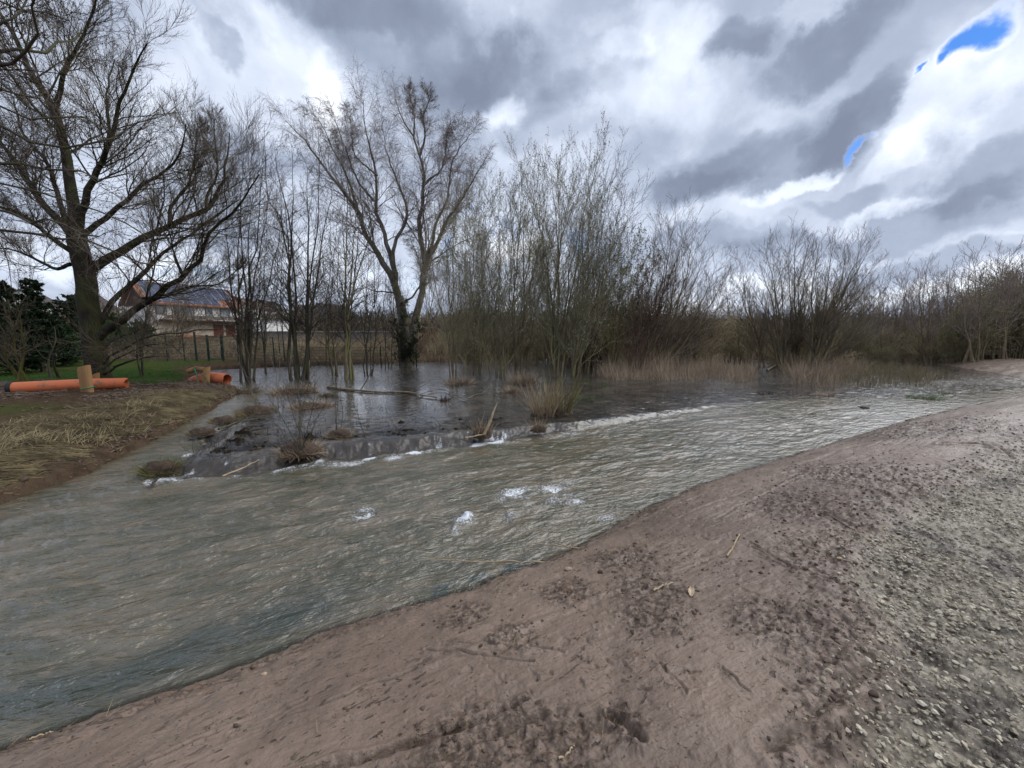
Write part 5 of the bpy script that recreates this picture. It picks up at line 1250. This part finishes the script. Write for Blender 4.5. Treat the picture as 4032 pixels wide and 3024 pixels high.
def straw_bank():
    rng = np.random.default_rng(320); n = 90000
    az = rng.uniform(-.98, -.45, n); rr = np.sqrt(rng.uniform(5 ** 2, 18 ** 2, n)); X = rr * np.sin(az); Y_ = rr * np.cos(az)
    df_ = sdist(X, Y_, FAR)
    want = sstep(-.12, .05, df_) * (1 - sstep(1.5, 2.9, df_ + .6 * fbm(X, Y_, 3, 321))) * sstep(-.35, .25, fbm(X * 1.4, Y_ * 1.4, 3, 322) + .25) * sstep(14.5, 11.5, Y_ + .3 * X * 0)
    k_ = want * sstep(-.5, .2, fbm(X * 3.1, Y_ * 3.1, 3, 325)) * .75 > rng.random(n); X = X[k_]; Y_ = Y_[k_]; m = len(X)
    swirl = 3.4 + 1.3 * fbm(X * .8, Y_ * .8, 2, 323) + rng.normal(size=m) * .55
    P, Rr = blades(X, Y_, ground_z(X, Y_) + rng.uniform(-.01, .05, m), rng.uniform(.12, .50, m), rng.uniform(1.0, 1.5, m), rng, .0062, K=4, curl=.25, az=swirl)
    v, f = tubes(P, Rr, 3); o = mesh_obj('straw', v, f, M_STRAW); tag(o, 'flattened dead grass along the left bank', 'dead grass', kind='stuff')
straw_bank()
def crumbs(name, n, seed, rad, reg, mat, label, cat, power=2.5, flat=.65):
    """many small angular stones or clods as one mass"""
    rng = np.random.default_rng(seed); X, Y_ = reg(rng, n); m = len(X)
    t = (1 + 5 ** .5) / 2
    ico = norm(np.array([[-1, t, 0], [1, t, 0], [-1, -t, 0], [1, -t, 0], [0, -1, t], [0, 1, t], [0, -1, -t], [0, 1, -t], [t, 0, -1], [t, 0, 1], [-t, 0, -1], [-t, 0, 1]], float))
    fi = np.array([[0, 11, 5], [0, 5, 1], [0, 1, 7], [0, 7, 10], [0, 10, 11], [1, 5, 9], [5, 11, 4], [11, 10, 2], [10, 7, 6], [7, 1, 8], [3, 9, 4], [3, 4, 2], [3, 2, 6], [3, 6, 8], [3, 8, 9], [4, 9, 5], [2, 4, 11], [6, 2, 10], [8, 6, 7], [9, 8, 1]])
    s = rad[0] + (rad[1] - rad[0]) * rng.random(m) ** power
    sc = s[:, None] * np.stack([rng.uniform(.8, 1.4, m), rng.uniform(.6, 1.1, m), rng.uniform(.5, .9, m) * flat / .65], 1)
    V = ico[None] * (1 + .28 * rng.normal(size=(m, 12, 1)).clip(-1.5, 1.5)) * sc[:, None, :]
    a = rng.uniform(0, 6.28, m); c_, s_ = np.cos(a), np.sin(a)
    V = np.stack([V[..., 0] * c_[:, None] - V[..., 1] * s_[:, None], V[..., 0] * s_[:, None] + V[..., 1] * c_[:, None], V[..., 2]], -1)
    z = ground_z(X, Y_) + s * .18
    V = V + np.stack([X, Y_, z], 1)[:, None, :]
    Fc = (fi[None] + (np.arange(m) * 12)[:, None, None]).reshape(-1, 3)
    o = mesh_obj(name, V.reshape(-1, 3), Fc, mat, smooth=False, attrs=dict(tone=np.repeat(rng.random(m), 12))); tag(o, label, cat, kind='stuff'); return o
def stone_mat(name, cols, pale=(.20, .17, .13)):
    m = NT(name); r_ = m.n('ShaderNodeValToRGB'); m.l(m.attr('tone'), r_.inputs[0]); e_ = r_.color_ramp.elements
    e_[0].color = (*cols[0], 1); e_[1].color = (*cols[-1], 1)
    for i, c_ in enumerate(cols[1:-1]): q = e_.new((i + 1) / (len(cols) - 1)); q.color = (*c_, 1)
    m.color(m.mix(m.mr(m.noise(60, 4, .6), .4, .7), r_.outputs[0], pale)); m.rough(.8); m.bump(m.noise(150, 3, .6), .4, .004); return m.m
def reg_gravel(rng, n):
    X = rng.uniform(.6, 12, n * 3); Y_ = rng.uniform(.3, 9, n * 3)
    d = sdist(X, Y_, GRAVEL); rr = np.hypot(X, Y_)
    dens = sstep(-.25, .25, d + .12 * fbm(X * 3, Y_ * 3, 3, 401)) * (.35 + .65 * sstep(-.25, .2, fbm(X * 1.3, Y_ * 1.3, 4, 402))) * np.clip(4.5 / rr, .12, 1) ** 1.3
    k_ = dens > rng.random(n * 3); return X[k_][:n], Y_[k_][:n]
crumbs('gravel', 95000, 400, (.0035, .016), reg_gravel, stone_mat('gravel_stones', [(.16, .13, .095), (.32, .275, .20), (.43, .38, .285), (.58, .53, .42)], (.30, .26, .19)), 'grey beige gravel of the track at the lower right', 'gravel')
def reg_clods(rng, n):
    X = rng.uniform(-6, 14, n * 8); Y_ = rng.uniform(.3, 11, n * 8); rr = np.hypot(X, Y_)
    dn_, _ = ground_parts(X, Y_); dG = sdist(X, Y_, GRAVEL)
    sp_ = np.zeros_like(X)
    for a, b, c_ in ROUGHSPOTS: sp_ = np.maximum(sp_, np.exp(-((X - a) ** 2 + (Y_ - b) ** 2) / (c_ * c_)))
    w_ = (.10 * sstep(-.1, .4, fbm(X * 1.5, Y_ * 1.5, 3, 411)) + sp_ + .55 * np.exp(-((dn_ - .1) / .10) ** 2) + .7 * np.exp(-((dG + .1) / .2) ** 2)) * np.clip(4.0 / rr, .15, 1) * (dn_ > -.02) * (dG < .35)
    k_ = w_ > rng.random(n * 8); return X[k_][:n], Y_[k_][:n]
crumbs('mud_clods', 14000, 410, (.003, .016), reg_clods, stone_mat('mud_crumbs', [(.045, .030, .021), (.075, .048, .033), (.12, .082, .06), (.06, .04, .028)], (.09, .06, .042)), 'dark crumbs of turned soil strewn over the mud bank', 'soil crumbs', 3.0)
def reg_shore(rng, n):
    X = rng.uniform(-6, 14, n * 30); Y_ = rng.uniform(.3, 12, n * 30); dn_, _ = ground_parts(X, Y_)
    w_ = np.exp(-((dn_ - .04) / .055) ** 2) * sstep(-.2, .4, fbm(X * 1.4, Y_ * 1.4, 3, 418)) * np.clip(4 / np.hypot(X, Y_), .2, 1)
    k_ = w_ > rng.random(n * 30); return X[k_][:n], Y_[k_][:n]
crumbs('shore_clods', 2200, 417, (.006, .034), reg_shore, stone_mat('shore_soil', [(.04, .027, .019), (.07, .046, .032), (.11, .075, .052), (.05, .034, .024)], (.09, .06, .042)), 'wet dark clods lining the water edge of the near bank', 'soil clods', 2.2, .7)
def reg_left(rng, n):
    X = rng.uniform(-22, -5, n * 6); Y_ = rng.uniform(5, 18, n * 6); df_ = sdist(X, Y_, FAR)
    w_ = sstep(-.1, .1, df_) * (.10 + sstep(10.5, 12.5, Y_) * (1 - sstep(16, 17.5, Y_)) + .6 * np.exp(-(df_ / .25) ** 2)) * sstep(-.3, .3, fbm(X, Y_, 3, 416))
    k_ = w_ > rng.random(n * 6); return X[k_][:n], Y_[k_][:n]
crumbs('churned_soil', 14000, 415, (.010, .060), reg_left, stone_mat('churned_lumps', [(.05, .032, .022), (.10, .066, .045), (.15, .10, .07), (.07, .047, .032)], (.09, .06, .042)), 'dark churned lumps of soil on the left bank round the pipes', 'soil lumps', 3.0, .6)
def litter():
    rng = np.random.default_rng(420); n = 2200
    X = rng.uniform(-5, 12, n * 6); Y_ = rng.uniform(.4, 10, n * 6); dn_, _ = ground_parts(X, Y_); dG = sdist(X, Y_, GRAVEL)
    w_ = (.08 + .9 * np.exp(-((dn_ - .1) / .12) ** 2)) * (dn_ > -.02) * (dG < 0) * np.clip(4 / np.hypot(X, Y_), .2, 1)
    for a, b, c_ in ROUGHSPOTS: w_ = w_ + .5 * np.exp(-((X - a) ** 2 + (Y_ - b) ** 2) / (c_ * c_)) * (dG < 0) * (dn_ > 0)
    k_ = w_ > rng.random(n * 6); X = X[k_][:n]; Y_ = Y_[k_][:n]; m = len(X)
    P, Rr = blades(X, Y_, ground_z(X, Y_) + .004, rng.uniform(.02, .14, m) * rng.uniform(.5, 1, m), rng.uniform(1.35, 1.56, m), rng, .0018, K=4, curl=.04)
    v, f = tubes(P, Rr, 3); o = mesh_obj('straw_litter', v, f, M_STRAW); tag(o, 'scraps of straw and rootlets scattered over the near mud', 'straw scraps', kind='stuff')
litter()
def debris():
    rng = np.random.default_rng(430); n = 3600
    X = rng.uniform(-10, 9, n * 6); Y_ = rng.uniform(5.5, 20, n * 6); d = sdist(X, Y_, FLOOD)
    w_ = sstep(.1, .4, d) * (1 - .85 * sstep(.8, 6.5, d)) * sstep(-.2, .35, fbm(X * 1.2, Y_ * 1.2, 3, 431)) * (Y_ < 17)
    k_ = w_ > rng.random(n * 6); X = X[k_][:n]; Y_ = Y_[k_][:n]; m = len(X)
    z = np.maximum(ground_z(X, Y_), WET - .06)
    P, Rr = blades(X, Y_, z - .02, rng.uniform(.04, .20, m), np.abs(rng.normal(size=m)) * .7, rng, .0055, K=4, curl=.5)
    # low wet tufts
    v, f = tubes(P, Rr, 3); o = mesh_obj('flood_debris', v, f, M_DEBRIS); tag(o, 'dark drowned stalks and scraps poking out of the shallow flood', 'plant debris', kind='stuff')
debris()
def reg_flood(rng, n):
    X = rng.uniform(-10, 9, n * 8); Y_ = rng.uniform(5.5, 18, n * 8); d = sdist(X, Y_, FLOOD)
    w_ = sstep(.12, .3, d) * (1 - .96 * sstep(.4, 2.8, d)) * sstep(-.1, .35, fbm(X * 1.6, Y_ * 1.6, 3, 436))
    k_ = w_ > rng.random(n * 8); return X[k_][:n], Y_[k_][:n]
crumbs('drowned_tufts', 900, 435, (.015, .065), reg_flood, stone_mat('drowned_turf', [(.020, .015, .010), (.035, .025, .017), (.05, .04, .02), (.025, .02, .014)], (.09, .06, .042)), 'small dark tufts of drowned turf along the lip of the fall', 'turf tufts', 2.5, .7)

def slope_brush():
    rng = np.random.default_rng(440); n = 9000
    X = rng.uniform(-52, 2, n); Y_ = rng.uniform(28.5, 44, n); k_ = fbm(X * .35, Y_ * .35, 3, 441) > -.25; X = X[k_]; Y_ = Y_[k_]; m = len(X)
    P, Rr = blades(X, Y_, ground_z(X, Y_) - .02, rng.uniform(.3, 1.5, m), np.abs(rng.normal(size=m)) * .5, rng, .012, K=5, curl=.8)
    a, ra = grow(P, Rr, 3, rng, t0=.2, ang=(25, 70), ratio=.5, K=4, up=.1, wig=.2, rmin=.008)
    v, f = join([tubes(P, Rr, 3), tubes(a, ra, 3)]); o = mesh_obj('bramble_scrub', v, f, T_BROWN); tag(o, 'tan leafless bramble scrub on the slope between fence and houses', 'scrub', kind='stuff')
slope_brush()
# tussocks and stems in the flood
clump('grass_tussock', onw(1010, 1625, .26), .42, .34, 700, 'brown and green tussock at the head of the side channel', M_STRAW, 501, .9, .006, (.45, .24), 'tussock')
clump('grass_tussock', onw(880, 1655, .26), .26, .22, 350, 'small grassy hump on the ridge beside the side channel', M_STRAW, 502, 1.0, .006, (.30, .14), 'tussock')
clump('grass_tussock', onw(795, 1700, .2), .24, .20, 300, 'narrow grassy hump half way along the channel ridge', M_STRAW, 503, 1.0, .006, (.28, .13), 'tussock')
clump('grass_tussock', onw(632, 1850, .1), .22, .30, 420, 'green-tipped tussock at the left tip of the weir', simple('tip_grass', (.16, .15, .05), (.08, .08, .03), 6, rough=.8), 504, .9, .005, (.26, .20), 'tussock')
clump('grass_tussock', onw(1180, 1775, .2), .30, .30, 500, 'round tussock of dead reed on the lip of the fall, thin stems growing from it', M_REED, 505, 1.1, .005, (.36, .22), 'tussock')
clump('grass_tussock', onw(1335, 1712, .28), .22, .20, 320, 'small straw-covered tussock right of the stemmed one', M_REED, 506, 1.1, .005, (.24, .16), 'tussock')
clump('grass_tussock', onw(1230, 1600, .3), .55, .30, 600, 'low mat of dead grass behind the stemmed tussock', M_REED, 507, 1.1, .007, (.6, .14), 'tussock')
clump('grass_tussock', onw(1160, 1545, .3), .7, .5, 700, 'broad dead-grass mat below the leaning alder', M_REED, 508, .9, .008, (.7, .18), 'tussock')
clump('reed_tuft', onw(1810, 1512), .55, .55, 420, 'pinkish dry reed tuft in open water below the birch', M_REED, 509, .9, .008, None)
clump('reed_tuft', onw(2060, 1512), .50, .75, 420, 'dry reed tuft in front of the grey-green sallow', M_REED, 510, .6, .008, None)
clump('reed_tuft', onw(2010, 1545), .25, .40, 200, 'small dry tuft left of the tall dead stems', M_REED, 511, .7, .007, (.22, .1))
clump('reed_tuft', onw(2140, 1632), .30, 1.05, 170, 'tall pale dead stems on a dark root mound near the lip', M_PALE, 512, .38, .008, (.34, .20))
clump('osier_clump', onw(2205, 1628), .26, 1.35, 90, 'olive whippy shoots growing beside the tall dead stems', simple('osier', (.20, .17, .06), (.13, .11, .04), 3, rough=.7), 513, .40, .009, (.34, .26), 'osier')
clump('reed_tuft', onw(2120, 1690, .25), .14, .35, 90, 'small dark tuft on the lip below the tall dead stems', M_REED, 514, .6, .006, (.18, .14))
clump('reed_tuft', onw(1900, 1712, .24), .15, .45, 110, 'dark tuft holding a broken pale stake on the lip', M_REED, 515, .5, .006, (.20, .18))
clump('reed_tuft', onw(1748, 1580), .12, .35, 70, 'lone dark tuft in the middle of the flood', M_DEBRIS, 516, .6, .008, (.16, .10))
clump('reed_tuft', onw(3245, 1560, .29), .25, .25, 160, 'dark tuft in the shallows below the island clump', M_REED, 517, .9, .008, (.25, .08))
clump('reed_tuft', onw(3010, 1552, .29), .2, .25, 90, 'small dark scrap in the shallows right of the reed bed', M_DEBRIS, 518, .8, .008, (.2, .08))
clump('reed_tuft', onw(3404, 1600, .29), .12, .12, 40, 'small dark scrap in the bright riffle at the right', M_DEBRIS, 519, 1.1, .006, (.12, .05))
clump('reed_tuft', onw(3170, 1562, .29), .25, .16, 90, 'dark scrap right of the small one in the shallows', M_DEBRIS, 520, 1.0, .006, (.22, .07))
clump('reed_tuft', onw(3640, 1570, .29), .4, .25, 260, 'green-brown tuft at the end of the grass spit', M_GRASS, 521, .9, .007, (.4, .08))
clump('reed_tuft', onw(1290, 1560), .3, .35, 160, 'thin green-brown tuft at the root of the pale log', M_STRAW, 522, .8, .007, (.25, .12))
clump('reed_tuft', onw(960, 1545, .32), .5, .5, 260, 'straggly dry grass at the mouth of the side channel', M_STRAW, 523, .8, .007, (.4, .12))
def twiggy(name, foot, tips, label, seed, rad=.012, mat=None, n=5, z=WET, cat='bush'):
    b = G(foot[0], foot[1], z); Yb = b[1]; S_ = []; rng = random.Random(seed)
    for t in tips:
        tip = AT(t[0], t[1], Yb + rng.uniform(-.25, .25)); f = b + np.array([rng.uniform(-.12, .12), rng.uniform(-.1, .1), -.05])
        S_.append((np.array([f, f * .6 + tip * .4 + np.array([rng.uniform(-.04, .04), 0, 0]), tip]), rad * rng.uniform(.6, 1.1), .003))
    return stems_tree(name, b, S_, label, (mat or B_DARK, mat or T_DARK), seed, [dict(n=n, t0=.3, ang=(20, 50), ratio=.35, K=5, up=.2, wig=.1, rmin=.003)], None, 5, cat, K=8, wob=.1)
twiggy('bare_shrub', (1180, 1765), [(1060, 1560), (1110, 1480), (1150, 1400), (1190, 1330), (1230, 1380), (1260, 1480), (1040, 1620), (1300, 1560), (1170, 1450)], 'cluster of thin dark stems on the tussock above the fall', 601, .010, z=.3)
twiggy('bare_shrub', (1325, 1690), [(1330, 1350), (1335, 1400), (1320, 1520)], 'single tall thin stem rising from the small straw tussock', 602, .010, z=.3)
twiggy('bare_shrub', (1115, 1600), [(1060, 1380), (1100, 1330), (1150, 1350), (1200, 1420), (1000, 1480), (1260, 1440)], 'tan whippy shrub on the dead-grass mat', 603, .012, T_LIGHT)
twiggy('bare_shrub', (985, 1560), [(930, 1380), (970, 1330), (1010, 1400), (1050, 1450)], 'tan whippy shrub at the mouth of the side channel', 604, .012, T_LIGHT)
twiggy('bare_shrub', (758, 1785), [(757, 1675), (700, 1740)], 'thin black stem standing in the side channel ridge', 605, .007, z=.2, n=4, cat='stem')
twiggy('bare_shrub', (1445, 1705), [(1400, 1610), (1380, 1560), (1460, 1640)], 'sparse dark stems leaning left out of the flood', 606, .007, n=4)
twiggy('bare_shrub', (1560, 1690), [(1530, 1640), (1620, 1670), (1640, 1640)], 'criss-crossed dark twigs lying in the shallow flood', 607, .008, n=3)
twiggy('bare_shrub', (1720, 1672), [(1708, 1642), (1712, 1650)], 'short black stub slanting out of the flood', 608, .010, n=1, cat='stem')
def stick(name, pts, r0, r1, label, mat, cat='branch', rise=0.02, kids=0, seed=1, follow=False, zf=None):
    P = [G(x, y, zf if zf is not None else WET + rise) for x, y in pts]
    if follow:
        Q = []
        for x, y in pts:
            g_ = G(x, y, .5)
            for _ in range(8): g_ = G(x, y, gz(g_[0], g_[1]) + rise)
            Q.append(g_)
        P = Q
    P = resample(np.array(P), 14); b = P[7].copy()
    rng = np.random.default_rng(seed)
    P[1:-1, 2] += rng.normal(size=12) * .006
    root = empty(name, b, 0, label, cat)
    Rr = np.linspace(r0, r1, 14); v, f = tubes(P[None], Rr[None], 7); mesh_obj('stem', v - b, f, mat, root, smooth=True)
    if kids:
        a, ra = grow(P[None], Rr[None], kids, rng, t0=.3, ang=(20, 50), ratio=.3, K=5, up=.15, wig=.12, rmin=.004); v, f = tubes(a, ra, 4); mesh_obj('side_twigs', v - b, f, mat, root)
    return root
stick('fallen_branch', [(1290, 1524), (1400, 1536), (1500, 1543), (1600, 1543), (1640, 1553), (1720, 1564)], .055, .018, 'long pale fallen branch lying across the flood', simple('pale_branch', (.26, .21, .14), (.12, .09, .06), 6, rough=.8), rise=.05, kids=7, seed=3)
stick('fallen_branch', [(1640, 1556), (1700, 1538), (1750, 1534), (1800, 1560), (1880, 1590), (1960, 1600)], .018, .007, 'thin arched twig right of the long pale branch', T_LIGHT, rise=.06, kids=6, seed=4)
stick('fallen_branch', [(1840, 1568), (1880, 1552), (1940, 1548), (2000, 1560)], .014, .006, 'thin floating twig with green leaf wisps', T_LIGHT, rise=.05, kids=8, seed=5)
stick('fallen_branch', [(860, 1690), (930, 1665), (1010, 1650), (1080, 1640)], .025, .008, 'dark wet branch along the channel ridge', B_DARK, rise=.02, kids=5, seed=6)
stick('fallen_branch', [(875, 1875), (960, 1840), (1040, 1800)], .014, .006, 'thin pale stick propped on the face of the fall', M_PALE, rise=0, kids=0, seed=7, zf=.16)
stick('fallen_branch', [(1830, 1722), (1870, 1717), (1900, 1712)], .014, .010, 'short pale stick jutting left from the broken-stake tuft', M_PALE, rise=.03, seed=8)
stick('fallen_branch', [(3020, 1458), (3060, 1435), (3090, 1420)], .06, .035, 'pale broken bough leaning in the water left of the island clump', simple('pale_bough', (.28, .22, .12), (.17, .13, .07), 3, rough=.8), rise=.12, seed=9)
bs = MB(); a = G(1905, 1712, .3); b = AT(1958, 1585, a[1] + .15); bs.tube([a, (a * .6 + b * .4) + (.02, 0, 0), (a * .3 + b * .7), b], [.030, .026, .022, .006], 7)
bk = empty('broken_stake', a, 0, 'pale broken stake slanting up from the tuft on the lip', 'stake'); part('stake', bs, M_PALE, bk); bs = MB(); bs.tube([a + (-.12, 0, 0), AT(1910, 1615, a[1])], [.008, .004], 5); part('thin_stem', bs, M_PALE, bk)
# sticks, leaf and stone on the near bank
stick('reed_stalk', [(2168, 2216), (2080, 2213), (1960, 2210), (1830, 2209), (1690, 2203)], .0085, .004, 'long pale reed stalk lying out over the water from the near bank', M_PALE, cat='reed stalk', zf=.035, seed=21)
stick('reed_stalk', [(2290, 2158), (2200, 2148), (2105, 2140)], .008, .004, 'shorter pale reed stalk lying in the water just upstream', M_PALE, cat='reed stalk', zf=.05, seed=22)
stick('dry_stalk', [(2862, 2190), (2885, 2155), (2912, 2103)], .008, .005, 'pale dry stalk lying on the mud crest', M_PALE, cat='stalk', follow=True, rise=.012, seed=23)
stick('dry_stalk', [(2575, 2325), (2610, 2305), (2650, 2295)], .008, .005, 'pale stalk in the dark patch left of the dead leaf', M_PALE, cat='stalk', follow=True, rise=.012, seed=24)
stick('root_scrap', [(2200, 2985), (2235, 2970), (2262, 2935)], .005, .003, 'curved pale root on the mud near the bottom edge', M_PALE, cat='root', follow=True, rise=.008, seed=25)
stick('root_scrap', [(2008, 2812), (2020, 2800), (2045, 2810)], .0035, .002, 'tiny forked root scrap left of centre bottom', M_PALE, cat='root', follow=True, rise=.006, seed=26)
stick('dry_stalk', [(980, 2560), (1005, 2552), (1050, 2548)], .006, .004, 'thin pale stalk at the water edge, lower left', M_PALE, cat='stalk', follow=True, rise=.01, seed=27)
stick('dry_stalk', [(110, 2910), (160, 2895), (210, 2880)], .006, .004, 'pale stalk at the water edge in the bottom left corner', M_PALE, cat='stalk', follow=True, rise=.01, seed=28)
stick('dry_stalk', [(3240, 2010), (3350, 2080), (3450, 2150)], .006, .003, 'long thin dark stalk pressed into the crest', T_LIGHT, cat='stalk', follow=True, rise=.006, seed=29)
def ground_at(x, y):
    g_ = G(x, y, .5)
    for _ in range(10): g_ = G(x, y, gz(g_[0], g_[1]))
    return g_
lf = ground_at(2722, 2335)
t_ = np.linspace(0, 1, 9); V = []
for i, t in enumerate(t_):
    w_ = .018 * math.sin(math.pi * t) ** .7 * (1 + .25 * (i % 2)) + .001
    cx = (t - .5) * .11; V += [(cx * .45 - w_ * .85, cx * .9 + w_ * .4, .012 + .010 * t), (cx * .45, cx * .9, .004 + .012 * t), (cx * .45 + w_ * .85, cx * .9 - w_ * .4, .014 + .012 * t)]
Fl = [[i * 3 + j, i * 3 + j + 1, i * 3 + j + 4, i * 3 + j + 3] for i in range(8) for j in range(2)]
o = mesh_obj('dead_leaf', np.array(V), Fl, simple('dead_leaf', (.50, .40, .28), (.38, .28, .18), 20, rough=.7)); o.location = lf; tag(o, 'pale curled dead leaf lying on the mud', 'leaf')
sol = o.modifiers.new('thick', 'SOLIDIFY'); sol.thickness = .0015
def stone(x, y, s, label, mat, seed):
    rng = np.random.default_rng(seed); g_ = ground_at(x, y)
    th, ph = np.meshgrid(np.linspace(0.02, math.pi - .02, 12), np.linspace(0, 2 * math.pi, 18, endpoint=False), indexing='ij')
    X = np.sin(th) * np.cos(ph); Yv = np.sin(th) * np.sin(ph); Zv = np.cos(th)
    q = 1 + .3 * fbm((X * 1.7 + seed).ravel(), (Yv * 1.7 + Zv * 1.3).ravel(), 3, seed).reshape(X.shape)
    V = np.stack([X * s * 1.2 * q, Yv * s * q, Zv * s * .6 * q + s * .25], -1).reshape(-1, 3)
    idx = np.arange(12 * 18).reshape(12, 18); F_ = np.stack([idx[:-1], idx[1:], np.roll(idx, -1, 1)[1:], np.roll(idx, -1, 1)[:-1]], -1).reshape(-1, 4)
    o = mesh_obj('stone', V, F_, mat, smooth=True); o.location = g_; tag(o, label, 'stone'); return o
stone(2238, 2243, .028, 'pale stone on the mud near the reed stalk', simple('pale_stone', (.34, .26, .20), (.26, .19, .15), 30, rough=.8, bump=.4, bscale=80), 3)
stone(2363, 2252, .018, 'small dark clod right of the pale stone', M_CLOD, 4)
stone(2500, 2142, .018, 'round dark pebble on the crest below the froth', M_CLOD, 5)
stone(815, 2655, .035, 'dark clod sitting on the water edge, lower left', M_CLOD, 6)
stone(1040, 2655, .014, 'flat pale pebble on the mud, lower left', simple('pebble', (.38, .28, .19), None, rough=.8), 7)
stone(3305, 2200, .016, 'pale pebble on the crest beside the gravel', M_PALE, 8)
stone(3440, 2735, .018, 'small brown lump at the edge of the gravel, lower right', M_CLOD, 9)
for o in bpy.data.objects:
    if '_o' in o: del o['_o']
